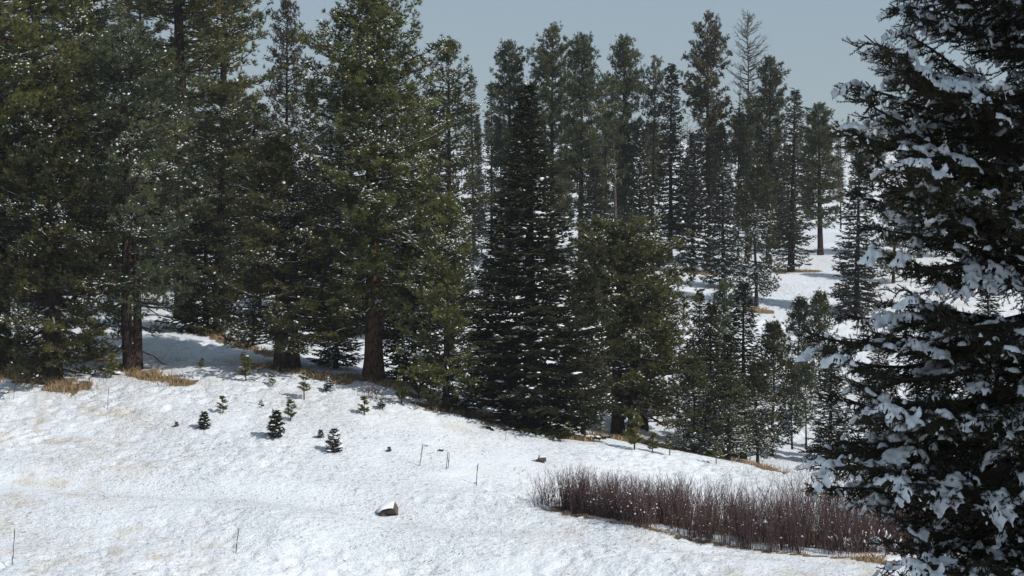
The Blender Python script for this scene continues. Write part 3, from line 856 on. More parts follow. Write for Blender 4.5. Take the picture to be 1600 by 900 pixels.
A['far_c'] = make_pine(33, 26, 3.6, 0.25, ([0, .2, .4, .6, .8, .93, 1], [.5, .8, .9, 1, .8, .5, .15]), 125, 0.34, 11, 1.15, 0.42, snow=0.08, bark='bark_red', mat='brown', gap=0.3)
A['far_thin'] = make_pine(34, 24, 2.3, 0.42, ROUND, 62, 0.30, 10, 1.0, 0.26, snow=0.08, mat='pine_far', gap=0.2)
A['spruce_main'] = make_spruce(41, 22.5, 3.8, 0.015, 1.12, 0.28, 7, snow=0.20, r=0.34, tips=0.5, top_snow=1.2)
A['spruce_b'] = make_spruce(42, 12, 1.9, 0.03, 0.80, 0.30, 6, snow=0.42, r=0.18)
A['spruce_c'] = make_spruce(43, 16, 2.2, 0.03, 0.75, 0.36, 6, snow=0.35, r=0.22, mat='spruce_grey')
A['spruce_snowy'] = make_spruce(44, 14, 2.4, 0.04, 0.80, 0.38, 6, snow=0.62, snow_size=1.25, r=0.22, mat='spruce_grey')
A['spruce_open'] = make_spruce(45, 19, 2.9, 0.05, 0.62, 0.44, 6, snow=0.30, snow_size=0.9, r=0.36, mat='spruce_grey', thin=0.7, open_low=0.3)
A['spruce_narrow'] = make_spruce(46, 20, 1.5, 0.05, 0.65, 0.42, 5, snow=0.12, r=0.2, mat='spruce_grey', thin=0.8)
A['spruce_col'] = make_spruce(47, 21, 2.1, 0.08, 0.50, 0.38, 6, snow=0.18, r=0.26, mat='spruce')
A['dark_low'] = make_spruce(48, 12, 2.6, 0.03, 0.7, 0.34, 6, snow=0.30, r=0.2)
A['spruce_rust'] = make_spruce(49, 14, 1.2, 0.05, 0.7, 0.36, 5, snow=0.10, r=0.14, mat='brown')
A['young_pine'] = make_pine(51, 9, 1.7, 0.10, PYR, 70, 0.24, 11, 1.0, 0.14, snow=0.42, mat='pine_dark')
A['young_sparse'] = make_pine(52, 8, 1.3, 0.22, COLM, 44, 0.24, 11, 1.0, 0.10, snow=0.30, mat='pine_grey')
A['dead_tall'] = make_bare(61, 26, 0.24, 0.56, 120, 3.0, sub=13, up=0.62)
A['dead_thin'] = make_bare(62, 20, 0.12, 0.40, 40, 1.0)
A['snag'] = make_bare(63, 12, 0.26, 0.35, 7, 0.7, sub=2)
A['aspen'] = make_bare(64, 13, 0.10, 0.30, 34, 1.5, sub=5)

rr_ = random.Random(5)
# kind, name, px, base py or None, distance or None, top py, half width px, label, category, group
TREES = [
 # ---- near stand on the left
 ('left_edge', 'pine_tree', 3, 582, None, -260, 150, 'huge dark-trunked pine at the far left edge of the slope', 'pine tree'),
 ('low_skirt', 'pine_tree', 80, 590, None, 105, 118, 'olive pine with foliage reaching the ground beside the leftmost big trunk', 'pine tree'),
 ('twin', 'pine_tree', 203, 578, None, 62, 112, 'grey-green pine with two dark trunks side by side and bare lower limbs', 'pine tree'),
 ('tall', 'pine_tree', 288, None, 166, -240, 125, 'towering pine whose crown leaves the frame above the twin-trunk pine', 'pine tree'),
 ('tall', 'pine_tree', 62, None, 172, -230, 115, 'pale olive pine with snowy bare limbs high behind the leftmost trees', 'pine tree'),
 ('spruce_col', 'spruce_tree', 143, None, 178, -110, 55, 'dark narrow spruce rising between the two tall left pines', 'spruce tree'),
 ('dark_low', 'spruce_tree', 322, 520, None, 310, 70, 'dark snowy spruce at the upper edge of the shaded trail', 'spruce tree'),
 ('column', 'pine_tree', 342, 524, None, 140, 75, 'stout-trunked pine just behind the shaded trail', 'pine tree'),
 ('column', 'pine_tree', 400, None, 176, 165, 85, 'dense green pine filling the gap left of the large red-barked pine', 'pine tree'),
 ('brown_top', 'pine_tree', 446, None, 190, 0, 36, 'thin brownish pine top standing alone against the sky left of the giant', 'pine tree'),
 ('broad', 'pine_tree', 441, 576, None, 225, 122, 'broad bushy pine with a forked base on the trail lip', 'pine tree'),
 ('spruce_rust', 'spruce_tree', 481, None, 168, 128, 30, 'rusty narrow young spruce just left of the giant pine', 'spruce tree'),
 ('spruce_b', 'spruce_tree', 525, 576, None, 400, 60, 'small snowy spruce with a short trunk left of the red-barked trunk', 'spruce tree'),
 ('giant', 'pine_tree', 584, 592, None, -6, 118, 'giant red-barked pine with snowy dead limbs in the centre left', 'pine tree'),
 ('dark_low', 'spruce_tree', 645, 602, None, 330, 68, 'dark drooping conifer squeezed between the giant pine and slim olive pine', 'spruce tree'),
 ('slim_olive', 'pine_tree', 696, 636, None, 315, 72, 'slim light olive pine on the crest left of the dark spruce', 'pine tree'),
 ('column', 'pine_tree', 703, None, 168, 68, 58, 'column-shaped pine with rounded top behind the slim olive pine', 'pine tree'),
 ('column', 'pine_tree', 635, None, 182, 150, 70, 'green pine half hidden to the right of the giant pine', 'pine tree'),
 ('spruce_main', 'spruce_tree', 830, 666, None, 128, 150, 'tall dark pointed spruce in the centre of the crest', 'spruce tree'),
 ('spruce_b', 'spruce_tree', 765, None, 150, 400, 55, 'low conifer tucked against the left side of the dark spruce', 'spruce tree'),
 ('triple', 'pine_tree', 966, 681, None, 362, 112, 'broad bushy pine with a forked trunk right of the dark spruce', 'pine tree'),
 ('slim_olive', 'pine_tree', 1006, 672, None, 380, 78, 'single-trunk pine merged with the right side of the forked pine', 'pine tree'),
 ('young_pine', 'pine_tree', 912, None, 143, 430, 45, 'green young pine between the dark spruce and the forked pine', 'pine tree'),
 # ---- mid trees right of the crest
 ('spruce_b', 'spruce_tree', 1112, None, 150, 470, 44, 'snow-dusted spruce at the crest, first right of the forked pine', 'spruce tree'),
 ('spruce_col', 'spruce_tree', 1163, None, 156, 438, 42, 'tallest dark spruce among the mid trees right of the forked pine', 'spruce tree'),
 ('young_pine', 'pine_tree', 1208, None, 160, 508, 36, 'round-topped young pine with a thin trunk beside the tallest mid spruce', 'pine tree'),
 ('young_pine', 'pine_tree', 1085, None, 145, 560, 36, 'small bushy pine at the crest behind the forked pine edge', 'pine tree'),
 ('young_pine', 'pine_tree', 1140, None, 144, 590, 40, 'low bushy pine in front of the mid spruces on the crest', 'pine tree'),
 ('spruce_b', 'spruce_tree', 1136, None, 153, 520, 40, 'snowy spruce wedged between the two taller mid spruces', 'spruce tree'),
 ('young_pine', 'pine_tree', 1186, None, 150, 566, 34, 'bushy young pine just right of the tallest mid spruce', 'pine tree'),
 ('spruce_c', 'spruce_tree', 1095, None, 160, 452, 38, 'greyish spruce over the right shoulder of the forked pine', 'spruce tree'),
 ('young_sparse', 'pine_tree', 1128, None, 178, 452, 26, 'pale thin pine peeping over the mid spruces', 'pine tree'),
 ('young_sparse', 'pine_tree', 1240, None, 168, 572, 22, 'sparse thin young pine below the far flat, left one of two', 'pine tree'),
 ('young_sparse', 'pine_tree', 1262, None, 172, 560, 20, 'sparse thin young pine below the far flat, right one of two', 'pine tree'),
 ('young_pine', 'pine_tree', 1250, None, 196, 468, 26, 'small pine on the far snow flat, shorter of a pair', 'pine tree'),
 ('young_pine', 'pine_tree', 1283, None, 194, 460, 28, 'small pine on the far snow flat, taller of a pair', 'pine tree'),
 ('spruce_c', 'spruce_tree', 1300, None, 158, 540, 52, 'snowy spruce partly hidden by the near branches above the willows', 'spruce tree'),
 ('spruce_snowy', 'spruce_tree', 1375, None, 160, 520, 55, 'snow-laden spruce behind the near branches above the willows', 'spruce tree'),
 ('spruce_c', 'spruce_tree', 1460, None, 166, 470, 60, 'mid-distance spruce seen through the lower near branches', 'spruce tree'),
 ('spruce_c', 'spruce_tree', 1550, None, 170, 440, 60, 'mid-distance spruce seen through branches at the right edge', 'spruce tree'),
 # ---- far stand
 ('spruce_narrow', 'spruce_tree', 741, None, 262, 112, 20, 'narrow pointed far spruce, left of the two in the sky gap', 'spruce tree'),
 ('spruce_narrow', 'spruce_tree', 768, None, 270, 128, 20, 'narrow pointed far spruce, right of the two in the sky gap', 'spruce tree'),
 ('far_a', 'pine_tree', 798, None, 254, 70, 36, 'tall far pine directly behind the left shoulder of the dark spruce', 'pine tree'),
 ('far_b', 'pine_tree', 862, None, 252, 50, 40, 'round-topped far pine just right of the dark spruce tip', 'pine tree'),
 ('far_a', 'pine_tree', 908, None, 245, 60, 38, 'far pine with ragged pointed top right of the round-topped one', 'pine tree'),
 ('far_thin', 'pine_tree', 948, None, 256, 120, 30, 'far pine with a bare dark trunk and flat small crown', 'pine tree'),
 ('far_a', 'pine_tree', 974, None, 262, 62, 34, 'tall layered far pine with a slender spire', 'pine tree'),
 ('snag', 'dead_tree', 962, None, 240, 205, 10, 'broken grey dead trunk standing among the far pines', 'dead tree'),
 ('far_thin', 'pine_tree', 1018, None, 264, 92, 24, 'thin far pine with tufted crown and bare lower trunk', 'pine tree'),
 ('spruce_col', 'spruce_tree', 1047, None, 258, 98, 32, 'dark columnar far spruce right of the thin tufted pine', 'spruce tree'),
 ('spruce_snowy', 'spruce_tree', 1000, None, 246, 200, 36, 'snowy-skirted far spruce behind the top of the forked pine', 'spruce tree'),
 ('far_c', 'pine_tree', 1106, None, 258, 28, 44, 'tallest far pine with shaggy irregular brownish layers', 'pine tree'),
 ('spruce_snowy', 'spruce_tree', 1082, 424, None, 205, 40, 'snow-laden spruce on the far flat, left of the pair', 'spruce tree'),
 ('spruce_snowy', 'spruce_tree', 1130, 450, None, 235, 36, 'snow-laden spruce on the far flat, right of the pair', 'spruce tree'),
 ('dead_tall', 'dead_tree', 1172, None, 262, 18, 36, 'tall leafless dead tree with fine upswept branches against the sky', 'dead tree'),
 ('dead_thin', 'dead_tree', 1153, None, 258, 98, 16, 'thin dead spire just left of the tall leafless tree', 'dead tree'),
 ('far_a', 'pine_tree', 1201, None, 256, 94, 32, 'far pine with pointed crown just right of the leafless tree', 'pine tree'),
 ('far_b', 'pine_tree', 1168, None, 254, 160, 34, 'lower green far pine beneath the leafless tree', 'pine tree'),
 ('spruce_open', 'spruce_tree', 1236, 425, None, 138, 44, 'large open grey spruce with a thick black trunk on the far flat', 'spruce tree'),
 ('young_pine', 'pine_tree', 1182, 478, None, 262, 38, 'green pine alone in front on the far flat beside tan grass', 'pine tree'),
 ('far_a', 'pine_tree', 1282, 400, None, 165, 34, 'far pine with a reddish trunk right of the open grey spruce', 'pine tree'),
 ('spruce_c', 'spruce_tree', 1338, 490, None, 235, 48, 'snowy spruce at the right of the far flat behind the near branch tips', 'spruce tree'),
 ('young_pine', 'pine_tree', 1396, 442, None, 300, 32, 'young far pine seen low between the near branches', 'pine tree'),
 ('far_b', 'pine_tree', 1437, 404, None, 190, 34, 'far pine trunk and crown glimpsed between the near branches', 'pine tree'),
 ('far_a', 'pine_tree', 1500, None, 262, 180, 36, 'far green pine behind the near branches, middle of three', 'pine tree'),
 ('far_b', 'pine_tree', 1560, None, 270, 200, 36, 'far green pine behind the near branches at the right edge', 'pine tree'),
 ('spruce_c', 'spruce_tree', 790, None, 228, 240, 36, 'grey spruce low behind the left flank of the dark spruce', 'spruce tree'),
 ('spruce_c', 'spruce_tree', 930, None, 235, 260, 40, 'open snowy spruce behind the right flank of the dark spruce', 'spruce tree'),
 # ---- fill of the left forest
 ('column', 'pine_tree', 235, None, 195, 120, 70, 'pine in shade behind the twin-trunk pine', 'pine tree'),
 ('dark_low', 'spruce_tree', 180, None, 188, 250, 80, 'shaded spruce low behind the twin-trunk pine', 'spruce tree'),
 ('tall', 'pine_tree', 352, None, 196, -110, 80, 'tall pine top at the upper frame edge right of the towering one', 'pine tree'),
 ('column', 'pine_tree', 530, None, 188, 150, 75, 'pine in shade behind the left side of the giant pine', 'pine tree'),
 ('dark_low', 'spruce_tree', 480, None, 178, 300, 85, 'shaded spruce behind the bushy forked pine', 'spruce tree'),
 ('column', 'pine_tree', 20, None, 200, 60, 90, 'pine in shade behind the leftmost huge trunk', 'pine tree'),
 ('tall', 'pine_tree', 120, None, 215, -40, 90, 'shaded tall pine deep behind the narrow left spruce', 'pine tree'),
 ('tall', 'pine_tree', 225, None, 225, -20, 90, 'shaded tall pine deep behind the twin-trunk pine', 'pine tree'),
 ('column', 'pine_tree', 300, None, 222, 150, 95, 'shaded pine deep behind the towering pine trunk', 'pine tree'),
 ('column', 'pine_tree', 410, None, 226, 190, 90, 'shaded pine deep behind the broad bushy pine', 'pine tree'),
 ('dark_low', 'spruce_tree', 260, None, 204, 330, 95, 'low shaded spruce deep behind the twin trunks', 'spruce tree'),
 ('dark_low', 'spruce_tree', 400, None, 205, 330, 95, 'low shaded spruce deep behind the trail trees', 'spruce tree'),
 ('dark_low', 'spruce_tree', 110, None, 208, 320, 95, 'low shaded spruce deep behind the left edge pines', 'spruce tree'),
 ('dark_low', 'spruce_tree', 530, None, 206, 330, 90, 'low shaded spruce deep behind the giant pine', 'spruce tree'),
 ('column', 'pine_tree', 660, None, 215, 190, 65, 'shaded pine deep behind the slim olive pine', 'pine tree'),
 ('dark_low', 'spruce_tree', 690, None, 200, 330, 80, 'low shaded spruce deep behind the slim olive pine', 'spruce tree'),
 ('dark_low', 'spruce_tree', 590, None, 176, 330, 85, 'shaded spruce directly behind the giant red-barked trunk', 'spruce tree'),
]
for spec in TREES:
    kind, name, px, py, D, topy, hw, label, cat = spec
    pos = hit(px, py) if py is not None else foot(px, D)
    D = pos[1]
    arch = A[kind]
    H = top_height(px, topy, D, pos[2])
    sxy = (hw / F * D) / arch['R']
    sxy = min(max(sxy, 0.6 * H / arch['H']), 1.6 * H / arch['H'])
    rot = rr_.uniform(0, 6.28)
    if kind in ('twin', 'broad', 'triple'): rot = rr_.uniform(-0.3, 0.3)
    if kind == 'giant': rot = 0.0
    grp = {'pine_tree': 'pines of the forest', 'spruce_tree': 'spruces of the forest', 'dead_tree': 'leafless dead trees'}[name]
    pos = pos.copy(); pos[2] -= 0.05
    plant(arch, name, pos, H, sxy, rot, label, cat, grp, rr_.uniform(-0.022, 0.022))

# far hillside: bare aspens and small conifers that read alike
rng = np.random.default_rng(77)
for i in range(16):
    px = [770, 940, 980, 1030, 1065, 1150, 1210, 1265, 1300][i % 9] + rng.uniform(-22, 22); D = rng.uniform(290, 350)
    p = foot(px, D)
    plant(A['aspen'], 'bare_aspen', p, rng.uniform(9, 15), 1.0, rng.uniform(0, 6.28), 'thin pale leafless tree on the far slope behind the conifers', 'bare tree', 'leafless trees on the far slope')
for i in range(130):
    px = rng.uniform(715, 1310) if i % 5 < 3 else rng.uniform(1290, 1640); D = rng.uniform(345, 600)
    p = foot(px, D); h = rng.uniform(4.5, 9.5)
    plant(A[['spruce_narrow', 'spruce_c', 'far_b'][i % 3]], 'conifer_tree', p, h, h / A[['spruce_narrow', 'spruce_c', 'far_b'][i % 3]]['H'] * 1.1, rng.uniform(0, 6.28), 'small hazy conifer far up the distant slope', 'conifer', 'conifers on the distant slope')

for i in range(22):
    px = rng.uniform(735, 1345); D = rng.uniform(272, 345)
    p = foot(px, D); h = rng.uniform(7, 13.5); k_ = ['spruce_c', 'far_b', 'spruce_b'][i % 3]
    plant(A[k_], 'conifer_tree', p, h, h / A[k_]['H'] * 1.15, rng.uniform(0, 6.28), 'mid-sized conifer filling the gaps between the tall far trees', 'conifer', 'conifers behind the far stand')

# ------------------------------------------------------------------ saplings on the open slope
SP = {'p1': make_sapling(71, 1.6, 'pine', 0.05), 'p2': make_sapling(72, 1.5, 'pine', 0.12), 'p3': make_sapling(73, 1.7, 'pine', 0.22), 's1': make_sapling(74, 1.5, 'spruce', 0.10), 's2': make_sapling(75, 1.6, 'spruce', 0.38)}
SAPL = [
 ('p1', 383, 598, 553, 'young pine sapling, tallest on the slope below the shaded trail'),
 ('p3', 475, 623, 585, 'bushy pine sapling with a round head below the forked bushy pine'),
 ('p2', 348, 646, 620, 'small pine sapling just uphill of the dark squat spruce sapling'),
 ('s1', 319, 671, 643, 'dark squat spruce sapling, leftmost on the open slope'),
 ('s1', 431, 685, 641, 'dark pointed spruce sapling in the middle of the open slope'),
 ('s2', 522, 706, 670, 'snow-dusted spruce sapling, lowest on the open slope'),
 ('p2', 454, 657, 626, 'thin pine sapling right behind the dark pointed spruce sapling'),
 ('p1', 315, 576, 560, 'tiny pine sapling below the shaded trail, left of the tallest sapling'),
 ('p3', 425, 601, 585, 'tiny pine sapling right of the tallest sapling'),
 ('s2', 513, 609, 590, 'small snow-topped sapling below the trail lip'),
 ('p1', 408, 639, 626, 'tiny sapling between the two dark spruce saplings'),
 ('s1', 501, 684, 671, 'tiny sapling close beside the snow-dusted spruce sapling'),
 ('p2', 569, 643, 621, 'small pine sapling below the giant pine'),
 ('s2', 596, 635, 622, 'tiny snowy sapling right of the small pine below the giant'),
 ('p2', 174, 590, 556, 'slim pine sapling left of the twin-trunk pine by the snowy rock'),
 ('p1', 140, 566, 522, 'spindly sapling behind the left pines, nearer the trunk'),
 ('p1', 185, 535, 495, 'spindly sapling on the snow behind the twin-trunk pine'),
 ('p1', 627, 627, 590, 'spindly sapling on the trail lip right of the giant pine'),
 ('p2', 655, 620, 570, 'pine sapling beside the trail, left of the slim olive pine'),
 ('p2', 672, 634, 585, 'thicker pine sapling at the foot of the slim olive pine'),
 ('s2', 706, 636, 602, 'small snowy sapling right of the slim olive trunk'),
 ('s2', 727, 641, 616, 'low snowy sapling on the crest left of the dark spruce'),
 ('p3', 888, 684, 660, 'snowy pine sapling under the right skirt of the dark spruce'),
 ('p3', 938, 682, 660, 'snowy pine sapling just left of the forked trunk'),
 ('p1', 992, 702, 648, 'brown-green sapling with a dark stem below the forked pine'),
 ('p3', 1046, 712, 680, 'snowy bushy sapling below the right side of the forked pine'),
 ('p3', 1118, 724, 694, 'snowy sapling standing out from the crest above the willows'),
 ('p2', 1020, 706, 678, 'low sapling in the crest grass right of the brown-green sapling'),
 ('s1', 276, 668, 661, 'tiny green seedling left of the dark squat spruce sapling'),
 ('s1', 608, 708, 700, 'tiny green seedling on open snow above the rock'),
 ('s1', 1080, 440, 432, 'tiny dark seedling alone on the far flat'),
]
for kind, px, py, topy, label in SAPL:
    pos = hit(px, py)
    H = max(0.25, top_height(px, topy, pos[1], pos[2]))
    a = SP[kind]
    s = (1.25 if kind[0] == 'p' else 1.08) * (H / a['H']) ** 0.75
    plant(a, 'spruce_sapling' if kind[0] == 's' else 'pine_sapling', pos, H, s, rr_.uniform(0, 6.28), label, 'sapling', 'saplings on the snowy slope')

# ------------------------------------------------------------------ willow thicket
def willow_mesh(points, heights, seed, spread=0.20, fan=0.0):
    rng = np.random.default_rng(seed)
    mb = MB()
    base = np.array(points); N = len(base); h = np.array(heights) * rng.uniform(0.5, 1.15, N)
    lean = rng.normal(0, spread, (N, 2)) + fan
    tint = np.clip(0.45 + rng.normal(0, 0.22, N) + 0.35 * (noise2(base[:, 0] / 4, base[:, 1] / 4, 31) - 0.5), 0, 1)
    prev = base - np.array([0, 0, 0.1]); fr = [0.33, 0.62, 0.84, 1.0]; rad = [0.013, 0.010, 0.008, 0.006, 0.003]
    knots = []
    for q, f in enumerate(fr):
        cur = base + np.concatenate([lean * (f ** 1.25 * h)[:, None] + rng.normal(0, 0.025, (N, 2)) * h[:, None], (f * h)[:, None]], 1)
        sticks(mb, prev, cur, rad[q], rad[q + 1], 3, tint)
        knots.append((prev, cur)); prev = cur
    for rep in range(10):
        a, b = knots[rep % 3 + 1]
        f = rng.random(N)[:, None]
        p = a + (b - a) * f
        d = np.concatenate([rng.normal(0, 0.55, (N, 2)) + lean, np.ones((N, 1))], 1)
        e = p + unit(d) * (h * rng.uniform(0.08, 0.24, N))[:, None]
        ribbons(mb, p, e, 0.006, rng, np.clip(tint + 0.1, 0, 1))
    return mb, prev

base_line = [(838, 784), (900, 800), (1000, 820), (1100, 842), (1200, 856), (1300, 864), (1400, 866), (1520, 858), (1640, 850)]
bpx = np.array([b[0] for b in base_line])
bl = np.array([hit(*b) for b in base_line])
rng = np.random.default_rng(91)
pts, hts, lns = [], [], []
while len(pts) < 5600:
    px = 880 + (1660 - 880) * rng.random()
    x = np.interp(px, bpx, bl[:, 0]); y0 = np.interp(px, bpx, bl[:, 1])
    depth = np.interp(px, [900, 1000, 1200, 1400, 1660], [2.0, 4.0, 7.0, 11.0, 14.0])
    y = y0 - 0.05 + rng.random() ** 1.2 * depth
    hc = np.interp(px, [900, 950, 1000, 1100, 1200, 1300, 1400, 1500, 1660], [1.6, 1.8, 1.9, 2.3, 2.9, 3.2, 3.5, 3.4, 3.3]) * rng.uniform(0.5, 1.12)
    for q in range(rng.integers(10, 26)):                       # one clump fanning from a root stock
        o = rng.normal(0, 0.16, 2)
        pts.append((x * (y / y0) + o[0], y + o[1])); hts.append(hc); lns.append(o * 0.75)
pts = np.array(pts); z = TZ(pts[:, 0], pts[:, 1])
wm, wtips = willow_mesh(np.column_stack([pts, z]), hts, 92, 0.11, np.array(lns))
th = link('willow_thicket', wm.mesh('willow_thicket', False, M['willow']))
tagged(th, 'dense leafless purple-brown willow thicket filling the gully', 'willow thicket', kind='stuff')
smb = MB()
kk = rng.random(len(wtips)) < 0.30
q = np.column_stack([pts, z])[kk]; tt_ = rng.uniform(0.25, 0.95, kk.sum())[:, None]
q = q + (wtips[kk] - q) * tt_
sz_ = rng.lognormal(0, .4, len(q))
lumps(smb, q, rng.normal(0, 1, (len(q), 3)) * np.array([1, 1, .3]), 0.030 * sz_, 0.027 * sz_, 0.022 * sz_, rng, small=True)
ws = link('snow', smb.mesh('snow', True, M['snow_tree']), th); ws['kind'] = 'stuff'
# separate shrubs at the thin left end
for i, (px, py, hh, n, sp, lab) in enumerate([
    (852, 786, 1.25, 55, 0.30, 'smallest leafless shrub at the left tip of the willow thicket'),
    (884, 795, 1.8, 95, 0.24, 'open leafless shrub, second from the left tip of the willow thicket'),
    (913, 802, 2.15, 120, 0.22, 'taller leafless shrub at the left end of the willow thicket'),
    (947, 808, 2.1, 120, 0.22, 'leafless shrub joining the left end to the dense willow thicket'),
    (985, 816, 2.0, 130, 0.24, 'fifth leafless shrub from the left tip of the willow thicket'),
    (1008, 821, 2.1, 150, 0.22, 'sixth leafless shrub from the left tip, merging with the thicket'),
    (583, 619, 0.95, 40, 0.30, 'small bare twiggy bush beside the shaded trail below the giant pine')]):
    p = hit(px, py); r_ = np.random.default_rng(200 + i)
    b = np.column_stack([r_.normal(0, 0.30, n), r_.normal(0, 0.30, n), np.zeros(n)])
    b[:, 2] = TZ(p[0] + b[:, 0], p[1] + b[:, 1]) - p[2]
    mb, tips_ = willow_mesh(b, np.full(n, hh), 210 + i, sp)
    root = bpy.data.objects.new('leafless_shrub', None); COL.objects.link(root); root.location = p
    tagged(root, lab, 'shrub', 'leafless shrubs')
    st = link('stems', mb.mesh('stems', False, M['willow']), root)
    s_ = MB(); kk = r_.random(n) < 0.25
    lumps(s_, b[kk] + (tips_ - b)[kk] * r_.uniform(0.3, 0.9, kk.sum())[:, None], r_.normal(0, 1, (kk.sum(), 3)), 0.05, 0.045, 0.035, r_)
    link('snow', s_.mesh('snow', True, M['snow_tree']), st)
# snow-draped low bush at the thicket foot
p = hit(1352, 862); r_ = np.random.default_rng(230); n = 150
b = np.column_stack([r_.normal(0, 0.6, n), r_.normal(0, 0.4, n), np.zeros(n)]); b[:, 2] = TZ(p[0] + b[:, 0], p[1] + b[:, 1]) - p[2]
mb, tips_ = willow_mesh(b, np.full(n, 1.05), 231, 0.55)
root = bpy.data.objects.new('leafless_shrub', None); COL.objects.link(root); root.location = p
tagged(root, 'low snow-crusted bush at the foot of the thicket near the spruce', 'shrub', 'leafless shrubs')
st = link('stems', mb.mesh('stems', False, M['willow']), root)
s_ = MB(); f = r_.uniform(0.2, 1, (n, 1)); lumps(s_, b + (tips_ - b) * f, tips_ - b, 0.14, 0.05, 0.04, r_)
link('snow', s_.mesh('snow', True, M['snow_tree']), st)

# ------------------------------------------------------------------ grass
def blades(mb, P, h, rng, w=0.016, lean=0.45):
    N = len(P)
    a = rng.uniform(0, 6.28, N); ln = rng.normal(0, lean, (N, 2))
    side = np.stack([np.cos(a), np.sin(a), np.zeros(N)], 1) * w
    hh = h * rng.uniform(0.45, 1.15, N)
    m = P + np.column_stack([ln * 0.35 * hh[:, None], 0.6 * hh]); tip = P + np.column_stack([ln * hh[:, None], hh * 0.92])
    V = np.stack([P - side, P + side, m + side * 0.6, tip, m - side * 0.6], 1).reshape(-1, 3)
    i = np.arange(N)[:, None] * 5
    mb.add(V, np.concatenate([i, i + 1, i + 2, i + 3, i + 4], 1), np.repeat(rng.random(N), 5))
rng = np.random.default_rng(301)
for (lab, line, hw, gh, cnt), path in zip(BARE, bare_paths):
    if cnt == 0: continue                                      # leaf litter under the willows, no grass
    seg = np.linalg.norm(np.diff(path, axis=0), axis=1); cum = np.concatenate([[0], np.cumsum(seg)])
    q = rng.uniform(0, cum[-1], cnt)
    x = np.interp(q, cum, path[:, 0]) + rng.normal(0, hw * 0.55, cnt); y = np.interp(q, cum, path[:, 1]) + rng.normal(0, hw * 0.55, cnt)
    keep = noise2(x / 0.5, y / 0.5, 19) > 0.36
    x, y = x[keep], y[keep]
    mb = MB(); blades(mb, np.column_stack([x, y, TZ(x, y) - 0.02]), gh, rng)
    tagged(link('dry_grass', mb.mesh('dry_grass', False, M['straw'])), lab, 'grass', kind='stuff')
n = 30000
x = rng.uniform(-34, 34, n); y = rng.uniform(102, 146, n)
keep = noise2(x / 2.2, y / 2.2, 23) > 0.40
x, y = x[keep], y[keep]
mb = MB(); blades(mb, np.column_stack([x, y, TZ(x, y) - 0.02]), 0.14, rng, 0.008, 0.7)
tagged(link('grass_stems', mb.mesh('grass_stems', False, M['straw'])), 'thin dry grass stems poking through the snow on the open slope', 'grass', kind='stuff')

# ------------------------------------------------------------------ dead stalks
for i, (px, py, topy, dx, knob, lab) in enumerate([
    (19, 886, 825, 5, 2, 'tall dark dead stalk at the lower left corner of the snow'),
    (368, 862, 826, 5, 1, 'dark dead stalk alone on the near snow left of the rock'),
    (656, 730, 694, 5, 1, 'dead stalk on the slope, first of three left of the willows'),
    (697, 736, 706, 3, 0, 'dead stalk of a close pair, left stem'),
    (700, 734, 707, 2, 0, 'dead stalk of a close pair, right stem'),
    (744, 759, 724, 3, 2, 'knobbly dead stalk nearest the left tip of the willows'),
    (168, 637, 606, 2, 0, 'fine dead stalk below the tan grass of the left trunks'),
    (21, 622, 598, 3, 0, 'fine dead stalk under the grass at the left edge'),
    (790, 690, 673, 1, 0, 'short faint dead stalk below the dark spruce')]):
    p = hit(px, py); H = top_height(px, topy, p[1], p[2]); w_ = dx / F * p[1]
    mb = MB(); r_ = np.random.default_rng(400 + i)
    s = np.linspace(0, 1, 9)
    P = np.stack([s * w_ + r_.normal(0, .008, 9), r_.normal(0, .008, 9), s * H], 1); P[0] = (0, 0, -0.08)
    rad = 0.020 * (1 - 0.45 * s) * (1 if i < 6 else 0.6)
    if knob:
        rad[6:8] *= 1.7; rad[3] *= 1.3
    tube(mb, P, rad, 7, r_, 0.12)
    k_ = 10; f = r_.uniform(0.35, 0.98, k_); Q = np.stack([np.interp(f, s, P[:, j]) for j in range(3)], 1)
    d = r_.normal(0, .5, (k_, 3)); d[:, 2] = 0.9
    sticks(mb, Q, Q + unit(d) * 0.07, 0.010, 0.003, 4)
    o = link('dead_stalk', mb.mesh('dead_stalk', False, M['stalk'])); o.location = p
    tagged(o, lab, 'stalk', 'dead plant stalks')

# ------------------------------------------------------------------ rocks
def rock(px, py, w, d, h, seed, label, snow=0.7, hgt=0.5, name='rock', cat='rock'):
    p = hit(px, py); r_ = np.random.default_rng(seed)
    root = bpy.data.objects.new(name, None); COL.objects.link(root); root.location = p
    tagged(root, label, cat)
    V = ICO3_V.copy()
    for k in range(10):                                        # planes cut the ball into a faceted stone
        nrm = unit(r_.normal(0, 1, 3)); c = r_.uniform(0.42, 0.75)
        dd = V @ nrm
        V = V - np.where(dd > c, dd - c, 0)[:, None] * nrm
    V += r_.normal(0, 0.012, V.shape)
    V = V * np.array([w, d, h]); V[:, 2] += h * 0.02
    mb = MB(); mb.add(V, ICO3_F)
    link('stone', mb.mesh('stone', False, M['rock']), root)
    S = ICO3_V.copy()
    S *= (1 + 0.10 * np.sin(S[:, :1] * 4 + seed) * np.cos(S[:, 1:2] * 3))
    S = S * np.array([w * 0.80, d * 0.9, h * hgt]); S[:, 2] = np.where(S[:, 2] < 0, S[:, 2] * 0.5, S[:, 2]); S[:, 2] += V[:, 2].max() - 0.02 - 0.12 * (S[:, 0] + w) ; S[:, 0] -= w * 0.16
    mb = MB(); mb.add(S, ICO3_F)
    link('snow_cap', mb.mesh('snow_cap', True, M['snow_tree']), root)
